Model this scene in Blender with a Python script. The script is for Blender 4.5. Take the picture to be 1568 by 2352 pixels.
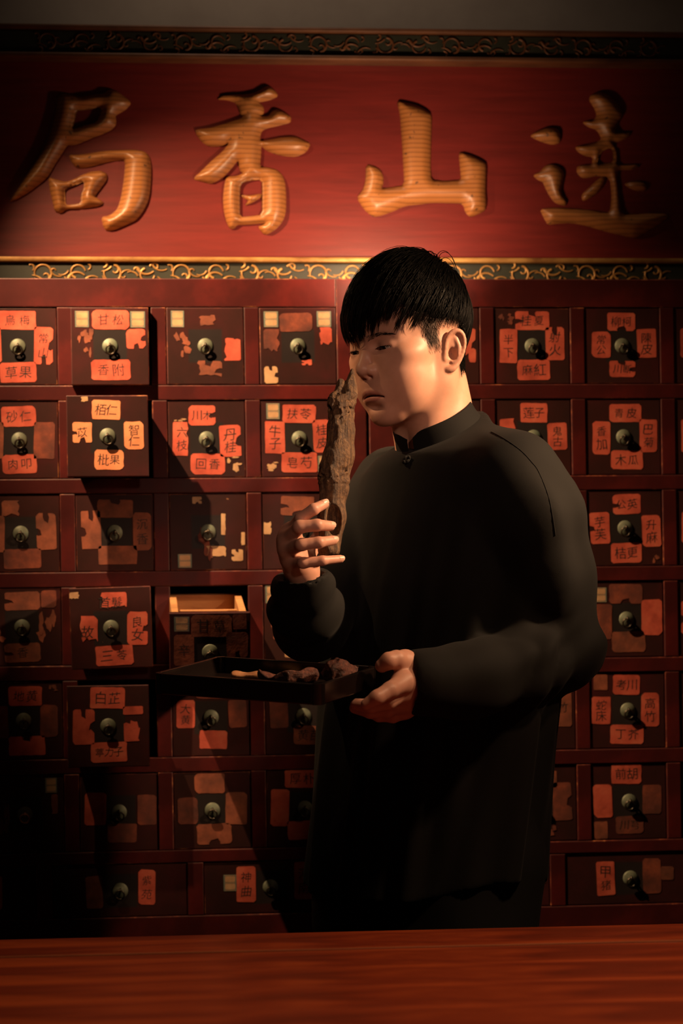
import bpy, bmesh, math, random
import numpy as np
from mathutils import Vector, Matrix
from mathutils.geometry import delaunay_2d_cdt

for o in list(bpy.data.objects):
    bpy.data.objects.remove(o)
scene = bpy.context.scene
COL = scene.collection
rng = random.Random(7)

# ------------------------------------------------------------------ camera
W, H, FPX = 1568, 2352, 5100.0
CX, YH = 784.0, 1553.6           # principal point (horizon row) in photo pixels
YAW, ROLL = 0.0969, 0.0154
HC, DIST = 1.125, 3.6            # camera height, distance to the cabinet fronts
CAM = np.array([-DIST * math.tan(YAW), -DIST, HC])
Fv = np.array([math.sin(YAW), math.cos(YAW), 0.0])
Rv = np.array([math.cos(YAW), -math.sin(YAW), 0.0])
Uv = np.array([0.0, 0.0, 1.0])
cr, sr = math.cos(ROLL), math.sin(ROLL)
cam_d = bpy.data.cameras.new('camera')
cam = bpy.data.objects.new('camera', cam_d)
COL.objects.link(cam)
xr_, up_ = cr * Rv - sr * Uv, sr * Rv + cr * Uv
cam.matrix_world = Matrix(((xr_[0], up_[0], -Fv[0], CAM[0]), (xr_[1], up_[1], -Fv[1], CAM[1]),
                           (xr_[2], up_[2], -Fv[2], CAM[2]), (0, 0, 0, 1)))
cam_d.sensor_fit = 'VERTICAL'
cam_d.sensor_height = 36.0
cam_d.sensor_width = 24.0
cam_d.lens = 36.0 * FPX / H
cam_d.shift_y = (YH - H / 2) / H
cam_d.clip_start = 0.05
cam_d.dof.use_dof = True
cam_d.dof.focus_distance = 3.08
cam_d.dof.aperture_fstop = 5.0
scene.camera = cam

def P(px, py, y):
    """point of the ray through a photo pixel at world depth y"""
    u, v = px - CX, py - YH
    x, d = cr * u - sr * v, sr * u + cr * v
    dr = Fv + Rv * (x / FPX) - Uv * (d / FPX)
    t = (y - CAM[1]) / dr[1]
    return CAM + dr * t

# ------------------------------------------------------------------ world, lights, exposure
world = bpy.data.worlds.new('world')
scene.world = world
world.use_nodes = True
bg = world.node_tree.nodes['Background']
bg.inputs[0].default_value = (1.0, 0.62, 0.42, 1)
bg.inputs[1].default_value = 0.010

def spot(name, loc, target, power, size, blend, radius, color):
    d = bpy.data.lights.new(name, 'SPOT')
    d.energy = power
    d.spot_size = math.radians(size)
    d.spot_blend = blend
    d.shadow_soft_size = radius
    d.color = color
    o = bpy.data.objects.new(name, d)
    COL.objects.link(o)
    o.location = loc
    o.rotation_euler = (Vector(target) - Vector(loc)).to_track_quat('-Z', 'Y').to_euler()
    return o

WARM = (1.0, 0.60, 0.30)
YW_ = 0.26
lf = P(-360, -177, 0.0)
spot('track_spot_wall', (lf[0], -0.45, lf[2]), tuple(P(590, 900, 0.0)), 215, 58, 1.0, 0.008, WARM)
sl = P(935, 610, -0.15)
spot('sign_spot', tuple(sl), tuple(P(850, 500, 0.16)), 12.5, 122, 1.0, 0.02, (1.0, 0.62, 0.36))
spot('key_spot', (1.40, -0.98, 2.20), tuple(P(1040, 1090, -0.50)), 340, 26, 1.0, 0.05, (1.0, 0.60, 0.32))
spot('front_spot', (0.40, -3.3, 1.95), tuple(P(830, 1060, -0.5)), 90, 12, 1.0, 0.10, (1.0, 0.60, 0.42))
spot('counter_spot', (0.9, -1.6, 2.6), (0.25, -1.25, 0.80), 130, 56, 1.0, 0.08, (1.0, 0.58, 0.32))
spot('wall_wash', (-0.10, 0.02, 2.95), tuple(P(700, -40, YW_)), 9.5, 95, 1.0, 0.05, (1.0, 0.72, 0.50))

scene.view_settings.view_transform = 'Standard'
scene.view_settings.look = 'None'
scene.view_settings.exposure = 0.0
scene.view_settings.gamma = 1.0
scene.view_settings.use_curve_mapping = False

# ------------------------------------------------------------------ material helpers
def newmat(name):
    m = bpy.data.materials.new(name)
    m.use_nodes = True
    nt = m.node_tree
    return m, nt, nt.nodes['Principled BSDF']

def nd(nt, typ, **kw):
    n = nt.nodes.new(typ)
    for k, v in kw.items():
        if k.startswith('i_'):
            n.inputs[k[2:].replace('_', ' ')].default_value = v
        else:
            setattr(n, k, v)
    return n

def rgba(c):
    return (c[0], c[1], c[2], 1.0)

def ramp(nt, fac, stops):
    r = nd(nt, 'ShaderNodeValToRGB')
    e = r.color_ramp.elements
    e[0].position, e[0].color = stops[0][0], rgba(stops[0][1])
    e[1].position, e[1].color = stops[-1][0], rgba(stops[-1][1])
    for p, c in stops[1:-1]:
        x = e.new(p)
        x.color = rgba(c)
    nt.links.new(fac, r.inputs[0])
    return r.outputs[0]

def coords(nt, scale=(1, 1, 1), kind='Object', rnd=False):
    tc = nd(nt, 'ShaderNodeTexCoord')
    mp = nd(nt, 'ShaderNodeMapping')
    mp.inputs['Scale'].default_value = scale
    nt.links.new(tc.outputs[kind], mp.inputs[0])
    if rnd:
        oi = nd(nt, 'ShaderNodeObjectInfo')
        mu = nd(nt, 'ShaderNodeMath', operation='MULTIPLY')
        mu.inputs[1].default_value = 37.0
        nt.links.new(oi.outputs['Random'], mu.inputs[0])
        nt.links.new(mu.outputs[0], mp.inputs['Location'])
    return mp.outputs[0]

def noise(nt, vec, scale, detail=5, rough=0.6, dist=0.0):
    n = nd(nt, 'ShaderNodeTexNoise')
    n.inputs['Scale'].default_value = scale
    n.inputs['Detail'].default_value = detail
    n.inputs['Roughness'].default_value = rough
    n.inputs['Distortion'].default_value = dist
    nt.links.new(vec, n.inputs['Vector'])
    return n.outputs[0]

def bump(nt, bs, h, strength, dist):
    b = nd(nt, 'ShaderNodeBump')
    b.inputs['Strength'].default_value = strength
    b.inputs['Distance'].default_value = dist
    nt.links.new(h, b.inputs['Height'])
    nt.links.new(b.outputs[0], bs.inputs['Normal'])

def mat_noise(name, stops, scale=(1, 1, 1), nscale=8, rough=0.5, bstr=0.2, bdist=0.002, detail=6, dist=0.0,
              rnd=False, coat=0.0, metal=0.0, spec=0.5, kind='Object', rrange=None):
    m, nt, bs = newmat(name)
    v = coords(nt, scale, kind, rnd)
    n = noise(nt, v, nscale, detail, 0.62, dist)
    nt.links.new(ramp(nt, n, stops), bs.inputs['Base Color'])
    bs.inputs['Roughness'].default_value = rough
    if rrange:
        rr = ramp(nt, n, [(0.3, (rrange[0],) * 3), (0.7, (rrange[1],) * 3)])
        nt.links.new(rr, bs.inputs['Roughness'])
    bs.inputs['Metallic'].default_value = metal
    bs.inputs['Specular IOR Level'].default_value = spec
    if coat:
        bs.inputs['Coat Weight'].default_value = coat
        bs.inputs['Coat Roughness'].default_value = 0.25
    if bstr:
        bump(nt, bs, n, bstr, bdist)
    return m

# ------------------------------------------------------------------ mesh helpers
def tag(o, label=None, cat=None, group=None, kind=None):
    if label: o['label'] = label
    if cat: o['category'] = cat
    if group: o['group'] = group
    if kind: o['kind'] = kind
    return o

def link(name, me, parent=None, mats=None):
    o = bpy.data.objects.new(name, me)
    COL.objects.link(o)
    if mats is not None and me is not None and not me.materials:
        for m in (mats if isinstance(mats, (list, tuple)) else [mats]):
            me.materials.append(m)
    if parent is not None:
        o.parent = parent
    return o

def empty(name, loc=(0, 0, 0)):
    o = bpy.data.objects.new(name, None)
    o.empty_display_size = 0.1
    COL.objects.link(o)
    o.location = loc
    return o

def mesh_np(name, v, f, smooth=False):
    """v (n,3), f (m,k) arrays of quads or triangles"""
    v = np.asarray(v, np.float32)
    f = np.asarray(f, np.int32)
    me = bpy.data.meshes.new(name)
    me.vertices.add(len(v))
    me.vertices.foreach_set('co', v.ravel())
    k = f.shape[1]
    me.loops.add(f.size)
    me.loops.foreach_set('vertex_index', f.ravel())
    me.polygons.add(len(f))
    me.polygons.foreach_set('loop_start', np.arange(0, f.size, k, dtype=np.int32))
    me.polygons.foreach_set('loop_total', np.full(len(f), k, np.int32))
    if smooth:
        me.polygons.foreach_set('use_smooth', np.ones(len(f), bool))
    me.update(calc_edges=True)
    me.validate()
    return me

def mesh_py(name, v, f, smooth=False):
    me = bpy.data.meshes.new(name)
    me.from_pydata([tuple(map(float, p)) for p in v], [], [list(map(int, q)) for q in f])
    if smooth:
        me.polygons.foreach_set('use_smooth', [True] * len(me.polygons))
    me.update()
    return me

def bm_mesh(name, bm, smooth=False):
    me = bpy.data.meshes.new(name)
    bm.normal_update()
    bm.to_mesh(me)
    bm.free()
    if smooth:
        me.polygons.foreach_set('use_smooth', [True] * len(me.polygons))
    return me

def box_bm(x0, x1, y0, y1, z0, z1, bevel=0.0, seg=2, bm=None, bmat=None):
    b = bmesh.new()
    vs = [b.verts.new(p) for p in ((x0, y0, z0), (x1, y0, z0), (x1, y1, z0), (x0, y1, z0),
                                   (x0, y0, z1), (x1, y0, z1), (x1, y1, z1), (x0, y1, z1))]
    for q in ((0, 3, 2, 1), (4, 5, 6, 7), (0, 1, 5, 4), (1, 2, 6, 5), (2, 3, 7, 6), (3, 0, 4, 7)):
        b.faces.new([vs[i] for i in q])
    if bevel:
        r = bmesh.ops.bevel(b, geom=list(b.edges), offset=bevel, segments=seg, profile=0.5, affect='EDGES')
        if bmat is not None:
            for f in r['faces']:
                f.material_index = bmat
    if bm is None:
        return b
    me = bpy.data.meshes.new('tmp')
    b.to_mesh(me); b.free()
    bm.from_mesh(me)
    bpy.data.meshes.remove(me)
    return bm

def box(name, x0, x1, y0, y1, z0, z1, mats, parent=None, bevel=0.002, seg=2, bmat=None):
    """box whose origin sits at its own centre"""
    c = ((x0 + x1) / 2, (y0 + y1) / 2, (z0 + z1) / 2)
    b = box_bm(x0 - c[0], x1 - c[0], y0 - c[1], y1 - c[1], z0 - c[2], z1 - c[2], bevel, seg, bmat=bmat)
    o = link(name, bm_mesh(name, b), parent, mats)
    o.location = c
    return o

def tube_arrays(paths, sides=6):
    """paths: list of (pts(n,3), radii(n)); returns verts, quads"""
    V, Q, base = [], [], 0
    for pts, rad in paths:
        pts = np.asarray(pts, float)
        rad = np.broadcast_to(np.asarray(rad, float), (len(pts),))
        n = len(pts)
        tan = np.gradient(pts, axis=0)
        tan /= np.linalg.norm(tan, axis=1)[:, None] + 1e-12
        ref = np.array([0.31, 0.52, 0.79])
        if abs(tan[0] @ ref) > 0.9:
            ref = np.array([0.9, -0.3, 0.1])
        a = np.cross(tan, ref); a /= np.linalg.norm(a, axis=1)[:, None] + 1e-12
        b = np.cross(tan, a)
        ang = np.linspace(0, 2 * math.pi, sides, endpoint=False)
        ring = pts[:, None, :] + rad[:, None, None] * (np.cos(ang)[None, :, None] * a[:, None, :] + np.sin(ang)[None, :, None] * b[:, None, :])
        V.append(ring.reshape(-1, 3))
        i = np.arange(n - 1)[:, None]; j = np.arange(sides)[None, :]; j2 = (j + 1) % sides
        q = np.stack([base + i * sides + j, base + i * sides + j2, base + (i + 1) * sides + j2, base + (i + 1) * sides + j], -1)
        Q.append(q.reshape(-1, 4))
        base += n * sides
    return np.concatenate(V), np.concatenate(Q)

def lathe(name, prof, n=24, axis='Y'):
    """profile of (radius, height) spun about the -Y axis (height goes to the viewer)"""
    V, Q = [], []
    for r, h in prof:
        for k in range(n):
            t = 2 * math.pi * k / n
            V.append((r * math.cos(t), -h, r * math.sin(t)))
    for i in range(len(prof) - 1):
        for k in range(n):
            k2 = (k + 1) % n
            Q.append((i * n + k, (i + 1) * n + k, (i + 1) * n + k2, i * n + k2))
    return mesh_py(name, V, Q, True)

# ---- implicit surfaces -------------------------------------------------
def surfnets(f, lo, h):
    """naive surface nets on a grid of values f (inside < 0)"""
    ins = f < 0
    nx, ny, nz = f.shape
    c = np.zeros((nx - 1, ny - 1, nz - 1), np.int8)
    corners = [(i, j, k) for i in (0, 1) for j in (0, 1) for k in (0, 1)]
    for i, j, k in corners:
        c += ins[i:nx - 1 + i, j:ny - 1 + j, k:nz - 1 + k]
    mixed = (c > 0) & (c < 8)
    cells = np.argwhere(mixed)
    vid = np.full(mixed.shape, -1, np.int32)
    vid[mixed] = np.arange(len(cells), dtype=np.int32)
    acc = np.zeros((len(cells), 3)); cnt = np.zeros(len(cells))
    val = {q: f[cells[:, 0] + q[0], cells[:, 1] + q[1], cells[:, 2] + q[2]] for q in corners}
    for a in corners:
        for ax in range(3):
            if a[ax] == 0:
                b = list(a); b[ax] = 1; b = tuple(b)
                va, vb = val[a], val[b]
                m = (va < 0) != (vb < 0)
                t = np.where(m, va / np.where(m, va - vb, 1), 0)
                p = np.array(a, float)[None, :].repeat(len(cells), 0)
                p[:, ax] = t
                acc += p * m[:, None]; cnt += m
    v = (cells + acc / cnt[:, None]) * h + np.asarray(lo)
    quads = []
    for ax in range(3):
        sl0 = [slice(None)] * 3; sl1 = [slice(None)] * 3
        sl0[ax] = slice(0, -1); sl1[ax] = slice(1, None)
        A, B = ins[tuple(sl0)], ins[tuple(sl1)]
        e = np.argwhere(A != B)
        o1, o2 = (ax + 1) % 3, (ax + 2) % 3
        ok = (e[:, o1] > 0) & (e[:, o2] > 0) & (e[:, o1] < f.shape[o1] - 1) & (e[:, o2] < f.shape[o2] - 1)
        e = e[ok]
        def cell(d1, d2):
            q = e.copy(); q[:, o1] -= d1; q[:, o2] -= d2
            return vid[q[:, 0], q[:, 1], q[:, 2]]
        q = np.stack([cell(1, 1), cell(0, 1), cell(0, 0), cell(1, 0)], -1)
        flip = ~A[e[:, 0], e[:, 1], e[:, 2]]
        q[flip] = q[flip][:, ::-1]
        quads.append(q)
    return v, np.concatenate(quads)

def grid(lo, hi, h):
    ax = [np.arange(lo[i], hi[i] + h, h, dtype=np.float32) for i in range(3)]
    return np.meshgrid(*ax, indexing='ij')

def smin(a, b, k):
    if k <= 0:
        return np.minimum(a, b)
    t = np.maximum(k - np.abs(a - b), 0) / k
    return np.minimum(a, b) - t * t * (k * 0.25)

def smax(a, b, k):
    return -smin(-a, -b, k)

def sd_ell(X, Y, Z, c, r):
    x, y, z = (X - c[0]) / r[0], (Y - c[1]) / r[1], (Z - c[2]) / r[2]
    k0 = np.sqrt(x * x + y * y + z * z)
    k1 = np.sqrt((x / r[0]) ** 2 + (y / r[1]) ** 2 + (z / r[2]) ** 2) + 1e-6
    return k0 * (k0 - 1) / k1

def sd_cone(X, Y, Z, a, b, ra, rb):
    """capsule with a radius that runs from ra to rb"""
    a = np.asarray(a, float); b = np.asarray(b, float)
    d = b - a
    t = ((X - a[0]) * d[0] + (Y - a[1]) * d[1] + (Z - a[2]) * d[2]) / (d @ d)
    t = np.clip(t, 0, 1)
    dx, dy, dz = X - a[0] - t * d[0], Y - a[1] - t * d[1], Z - a[2] - t * d[2]
    return np.sqrt(dx * dx + dy * dy + dz * dz) - (ra + (rb - ra) * t)

def sd_chain(X, Y, Z, pts, rad, k=0.0):
    f = None
    for i in range(len(pts) - 1):
        g = sd_cone(X, Y, Z, pts[i], pts[i + 1], rad[i], rad[i + 1])
        f = g if f is None else smin(f, g, k)
    return f

def wave_noise(X, Y, Z, s, seed, octaves=3):
    """cheap smooth pseudo noise in about [-1, 1]"""
    r = np.random.RandomState(seed)
    out = 0.0
    amp = 1.0
    for o in range(octaves):
        acc = 0.0
        for q in range(5):
            d = r.normal(size=3); d /= np.linalg.norm(d)
            ph = r.uniform(0, 6.28)
            acc = acc + np.sin((X * d[0] + Y * d[1] + Z * d[2]) * (s * (2 ** o)) * r.uniform(0.7, 1.4) + ph + 1.3 * np.sin((X * d[1] - Y * d[2] + Z * d[0]) * s * (2 ** o) * 0.6 + ph * 2))
        out = out + amp * acc / 3.0
        amp *= 0.5
    return out
# ------------------------------------------------------------------ materials of the place
M = {}
M['wall'] = mat_noise('wall_plaster', [(0.3, (0.36, 0.31, 0.27)), (0.7, (0.42, 0.37, 0.32))], nscale=14, rough=0.9, bstr=0.1, bdist=0.002)
M['floor'] = mat_noise('floor_wood', [(0.3, (0.03, 0.012, 0.008)), (0.7, (0.07, 0.03, 0.018))], scale=(1, 9, 1), nscale=4, rough=0.4)
M['lacquer'] = mat_noise('maroon_lacquer', [(0.28, (0.026, 0.0055, 0.0062)), (0.5, (0.050, 0.0062, 0.0062)), (0.70, (0.115, 0.0090, 0.0078))],
                         nscale=5.0, rough=0.5, bstr=0.12, bdist=0.0015, detail=8, rrange=(0.42, 0.60), spec=0.18)
M['dark'] = mat_noise('dark_interior', [(0.3, (0.012, 0.005, 0.004)), (0.7, (0.02, 0.008, 0.006))], nscale=6, rough=0.8)

def worn_edge():
    m, nt, bs = newmat('worn_edge')
    v = coords(nt, (1, 1, 1), 'Object', True)
    n = noise(nt, v, 22, 8, 0.75)
    c = ramp(nt, n, [(0.50, (0.050, 0.0065, 0.0065)), (0.57, (0.12, 0.018, 0.010)), (0.66, (0.42, 0.15, 0.05))])
    nt.links.new(c, bs.inputs['Base Color'])
    bs.inputs['Roughness'].default_value = 0.55
    return m
M['worn'] = worn_edge()

def drawer_front():
    m, nt, bs = newmat('drawer_lacquer')
    v = coords(nt, (1, 1, 1), 'Object', True)
    n = noise(nt, v, 9, 8, 0.65)
    c1 = ramp(nt, n, [(0.3, (0.022, 0.0085, 0.0075)), (0.52, (0.034, 0.0095, 0.009)), (0.72, (0.055, 0.0095, 0.011))])
    c2 = ramp(nt, n, [(0.3, (0.014, 0.011, 0.012)), (0.7, (0.024, 0.017, 0.017))])
    tc = nd(nt, 'ShaderNodeTexCoord')
    sx = nd(nt, 'ShaderNodeSeparateXYZ')
    nt.links.new(tc.outputs['Object'], sx.inputs[0])
    fac = None
    for ax in ('X', 'Z'):
        ab = nd(nt, 'ShaderNodeMath', operation='ABSOLUTE')
        nt.links.new(sx.outputs[ax], ab.inputs[0])
        mr = nd(nt, 'ShaderNodeMapRange')
        mr.inputs['From Min'].default_value = 0.0255
        mr.inputs['From Max'].default_value = 0.0285
        mr.inputs['To Min'].default_value = 1.0
        mr.inputs['To Max'].default_value = 0.0
        nt.links.new(ab.outputs[0], mr.inputs[0])
        if fac is None:
            fac = mr.outputs[0]
        else:
            mu = nd(nt, 'ShaderNodeMath', operation='MULTIPLY')
            nt.links.new(fac, mu.inputs[0]); nt.links.new(mr.outputs[0], mu.inputs[1])
            fac = mu.outputs[0]
    mx = nd(nt, 'ShaderNodeMix', data_type='RGBA')
    nt.links.new(fac, mx.inputs['Factor'])
    nt.links.new(c1, mx.inputs[6]); nt.links.new(c2, mx.inputs[7])
    # small chips of bare wood
    n2 = noise(nt, v, 42, 4, 0.8)
    ch = nd(nt, 'ShaderNodeMath', operation='GREATER_THAN'); ch.inputs[1].default_value = 0.735
    nt.links.new(n2, ch.inputs[0])
    mx2 = nd(nt, 'ShaderNodeMix', data_type='RGBA')
    nt.links.new(ch.outputs[0], mx2.inputs['Factor'])
    nt.links.new(mx.outputs[2], mx2.inputs[6])
    mx2.inputs[7].default_value = (0.22, 0.10, 0.05, 1)
    nt.links.new(mx2.outputs[2], bs.inputs['Base Color'])
    bs.inputs['Roughness'].default_value = 0.55
    bs.inputs['Specular IOR Level'].default_value = 0.15
    bump(nt, bs, n, 0.15, 0.001)
    return m
M['drawer'] = drawer_front()
M['drawer_wood'] = mat_noise('drawer_wood', [(0.3, (0.28, 0.12, 0.045)), (0.5, (0.42, 0.20, 0.075)), (0.7, (0.50, 0.26, 0.10))], scale=(1, 4, 5), nscale=14, rough=0.7, dist=0.6)

def paper(name, a, b, c, stain=0.0):
    m, nt, bs = newmat(name)
    v = coords(nt, (1, 1, 1), 'Object', True)
    n = noise(nt, v, 26, 7, 0.62)
    nt.links.new(ramp(nt, n, [(0.3, a), (0.52, b), (0.74, c)]), bs.inputs['Base Color'])
    bs.inputs['Roughness'].default_value = 0.8
    n2 = noise(nt, v, 70, 4, 0.6)
    bump(nt, bs, n2, 0.35, 0.0012)
    return m
M['red'] = paper('red_paper', (0.30, 0.040, 0.020), (0.50, 0.082, 0.046), (0.56, 0.135, 0.075))
M['orange'] = paper('orange_paper', (0.62, 0.19, 0.08), (0.74, 0.27, 0.12), (0.80, 0.33, 0.15))
M['faded'] = paper('faded_paper', (0.085, 0.024, 0.013), (0.20, 0.052, 0.025), (0.36, 0.095, 0.045))
M['stain'] = paper('stained_paper', (0.055, 0.014, 0.010), (0.14, 0.030, 0.016), (0.30, 0.065, 0.028))
M['cream'] = paper('cream_paper', (0.34, 0.18, 0.09), (0.48, 0.29, 0.15), (0.58, 0.37, 0.20))
M['teal'] = paper('teal_paper', (0.10, 0.125, 0.10), (0.14, 0.17, 0.14), (0.18, 0.21, 0.17))
M['ink'] = mat_noise('black_ink', [(0.45, (0.008, 0.006, 0.006)), (0.80, (0.07, 0.018, 0.014))], nscale=40, rough=0.7, bstr=0)
M['brass'] = mat_noise('verdigris_brass', [(0.3, (0.085, 0.10, 0.07)), (0.55, (0.15, 0.17, 0.12)), (0.75, (0.12, 0.18, 0.14))], nscale=60, rough=0.55, metal=0.25, rnd=True)
M['iron'] = mat_noise('dark_iron', [(0.3, (0.03, 0.026, 0.022)), (0.7, (0.10, 0.08, 0.06))], nscale=50, rough=0.38, metal=0.8)
M['lit_ring'] = mat_noise('lit_ring_metal', [(0.3, (0.55, 0.28, 0.13)), (0.7, (0.75, 0.42, 0.2))], nscale=50, rough=0.25, metal=1.0)  # lighter metal, puts the light on one ring into its colour

def sign_red():
    m, nt, bs = newmat('sign_lacquer')
    v = coords(nt, (1.0, 1, 14.0))
    n = noise(nt, v, 6, 8, 0.6, 0.4)
    v2 = coords(nt, (1.0, 1, 40.0))
    n2 = noise(nt, v2, 9, 6, 0.7)
    nt.links.new(ramp(nt, n, [(0.3, (0.098, 0.0095, 0.0085)), (0.7, (0.150, 0.014, 0.012))]), bs.inputs['Base Color'])
    bs.inputs['Roughness'].default_value = 0.42
    bump(nt, bs, n2, 0.12, 0.0012)
    return m
M['sign'] = sign_red()

def carved():
    m, nt, bs = newmat('carved_gilt_wood')
    tc = nd(nt, 'ShaderNodeTexCoord')
    mp = nd(nt, 'ShaderNodeMapping'); mp.inputs['Scale'].default_value = (1.2, 1.0, 1.0)
    nt.links.new(tc.outputs['Object'], mp.inputs[0])
    wv = nd(nt, 'ShaderNodeTexWave', bands_direction='Z', wave_profile='SAW')
    wv.inputs['Scale'].default_value = 42
    wv.inputs['Distortion'].default_value = 5.5
    wv.inputs['Detail'].default_value = 2.5
    wv.inputs['Detail Scale'].default_value = 0.12
    nt.links.new(mp.outputs[0], wv.inputs[0])
    n = noise(nt, mp.outputs[0], 30, 5, 0.6)
    n2 = noise(nt, mp.outputs[0], 75, 2, 0.5)
    base = ramp(nt, wv.outputs['Fac'], [(0.0, (0.085, 0.030, 0.009)), (0.14, (0.25, 0.096, 0.026)), (0.55, (0.32, 0.126, 0.036)), (1.0, (0.29, 0.114, 0.032))])
    sp = nd(nt, 'ShaderNodeMath', operation='GREATER_THAN'); sp.inputs[1].default_value = 0.70
    nt.links.new(n2, sp.inputs[0])
    mx = nd(nt, 'ShaderNodeMix', data_type='RGBA')
    nt.links.new(sp.outputs[0], mx.inputs['Factor'])
    nt.links.new(base, mx.inputs[6]); mx.inputs[7].default_value = (0.10, 0.045, 0.02, 1)
    nt.links.new(mx.outputs[2], bs.inputs['Base Color'])
    bs.inputs['Roughness'].default_value = 0.42
    bump(nt, bs, wv.outputs['Fac'], 0.35, 0.0015)
    return m
M['carved'] = carved()
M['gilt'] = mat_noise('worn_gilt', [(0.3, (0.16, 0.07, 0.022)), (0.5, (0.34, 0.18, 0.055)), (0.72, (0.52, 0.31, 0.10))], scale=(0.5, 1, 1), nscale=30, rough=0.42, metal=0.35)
M['gilt_shaded'] = mat_noise('shaded_gilt', [(0.3, (0.06, 0.022, 0.010)), (0.7, (0.15, 0.058, 0.022))], scale=(0.4, 1, 1), nscale=26, rough=0.5, metal=0.2)  # same gilt darkened: the top rail's weaker light put into its colour
M['frame'] = mat_noise('black_green_frame', [(0.3, (0.013, 0.015, 0.011)), (0.7, (0.026, 0.029, 0.020))], nscale=12, rough=0.45)

# ------------------------------------------------------------------ room
YW = 0.26                                   # back wall
ob = box('wall_back', -3.2, 3.2, YW, YW + 0.1, 0, 3.2, M['wall'], bevel=0); tag(ob, kind='structure')
ob = box('floor', -3.2, 3.2, -4.2, YW, -0.1, 0.0, M['floor'], bevel=0); tag(ob, kind='structure')

# ------------------------------------------------------------------ hanging sign
YS = 0.16                                   # plane of the red panel
zb = P(784, 640, 0.0)[2]                    # top edge of the cabinets
sx0, sx1 = P(-60, 350, YS)[0], P(1640, 350, YS)[0]
zt = P(784, 66, YS - 0.03)[2]
zi_t = P(784, 150, YS)[2]
zi_b = P(784, 601, YS)[2]
fh = zt - zi_t
sign = empty('sign_board', ((sx0 + sx1) / 2, YS, zb + 0.004))
tag(sign, 'long red lacquer sign board with four carved golden characters and a scrolled dark frame', 'sign')
SO = np.array(sign.location)
TILT = math.radians(0.0)

def sbox(name, x0, x1, y0, y1, z0, z1, m, bevel=0.002):
    o = box(name, x0 - SO[0], x1 - SO[0], y0 - SO[1], y1 - SO[1], z0 - SO[2], z1 - SO[2], m, sign, bevel)
    return o
zfb = zb + 0.004
sbox('panel', sx0, sx1, YS, YS + 0.03, zfb + 0.01, zt - 0.01, M['sign'], 0)
for (za, zc) in ((zi_t, zt), (zfb, zi_b)):
    sbox('frame_rail', sx0, sx1, YS - 0.028, YS - 0.0005, za + 0.008, zc - 0.008, M['frame'], 0.002)
for xa in (sx0 - 0.06, sx1):
    sbox('frame_stile', xa, xa + 0.06, YS - 0.028, YS + 0.028, zfb, zt, M['frame'], 0.003)
mm = 0.0045
sbox('moulding', sx0 - 0.06, sx1 + 0.06, YS - 0.036, YS + 0.03, zt - 0.0075, zt + 0.001, M['gilt_shaded'], 0.003)
sbox('moulding', sx0, sx1, YS - 0.036, YS - 0.0005, zi_t - 0.001, zi_t + 0.0075, M['gilt_shaded'], 0.003)
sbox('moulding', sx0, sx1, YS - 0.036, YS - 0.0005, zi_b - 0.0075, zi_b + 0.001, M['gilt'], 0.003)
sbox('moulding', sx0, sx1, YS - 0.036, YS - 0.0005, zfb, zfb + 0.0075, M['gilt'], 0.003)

# gilt scrolls: curls and leafy sprigs, alternating along both rails
def scroll_mesh(kind, h):
    s = h / 0.043
    paths = []
    def arc(cx, cz, r0, r1, a0, a1, w0, w1, n=16):
        t = np.linspace(0, 1, n)
        a = np.radians(a0 + (a1 - a0) * t); r = r0 + (r1 - r0) * t
        pts = np.stack([cx + r * np.cos(a), 0 * t, cz + r * np.sin(a)], -1) * s
        paths.append((pts, (w0 + (w1 - w0) * t) * s))
    if kind == 0:
        arc(0, 0.0, .0165, .0165, 200, -80, .0018, .0026, 20)
        arc(.004, -.006, .010, .003, -70, 150, .0026, .0012)
        arc(.022, .004, .007, .003, 200, 20, .0022, .0012)
        arc(-.016, -.020, .009, .004, 100, -40, .0018, .0026)
        arc(-.024, .012, .008, .004, -60, 120, .0014, .0024)
        arc(-.019, -.030, .026, .024, 95, 45, .0010, .0020)
        arc(.032, .010, .018, .016, 180, 285, .0022, .0010)
    else:
        arc(0, 0.002, .015, .012, 10, 250, .0016, .0026, 20)
        arc(-.004, -.018, .022, .017, 40, 150, .0016, .0030)
        arc(.016, -.012, .010, .004, 190, 400, .0022, .0016)
        arc(-.022, -.006, .008, .003, 30, -170, .0024, .0014)
        arc(.020, .014, .007, .003, -90, 90, .0014, .0022)
        arc(.030, -.024, .020, .018, 160, 60, .0022, .0010)
        arc(-.030, .012, .016, .014, 240, 330, .0010, .0020)
    v, q = tube_arrays(paths, 6)
    v[:, 1] *= 0.8
    return mesh_np('gilt_scroll', v, q, True)
hs = fh - 0.019
for kind in (0, 1):
    pass
for rail, (zc, xa, xb, m, n) in enumerate((((zi_t + zt) / 2, P(110, 100, YS)[0], P(1480, 100, YS)[0], M['gilt_shaded'], 19),
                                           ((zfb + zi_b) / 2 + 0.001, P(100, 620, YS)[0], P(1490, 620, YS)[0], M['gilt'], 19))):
    hh = hs if rail == 0 else (zi_b - zfb - 0.017)
    me = [scroll_mesh(0, hh), scroll_mesh(1, hh)]
    for mm_ in me:
        mm_.materials.append(m)
    for i in range(n):
        o = link('gilt_scroll', me[i % 2], sign)
        o.location = (xa + (xb - xa) * i / (n - 1) - SO[0], -0.029, zc - SO[2])
        if i % 4 >= 2:
            o.scale = (1, 1, -1)

# carved characters: outlines, then a rounded relief over them
def chaikin(p):
    p = np.asarray(p, float)
    q = np.roll(p, -1, 0)
    return np.stack([p * 0.8 + q * 0.2, p * 0.2 + q * 0.8], 1).reshape(-1, 2)

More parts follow.
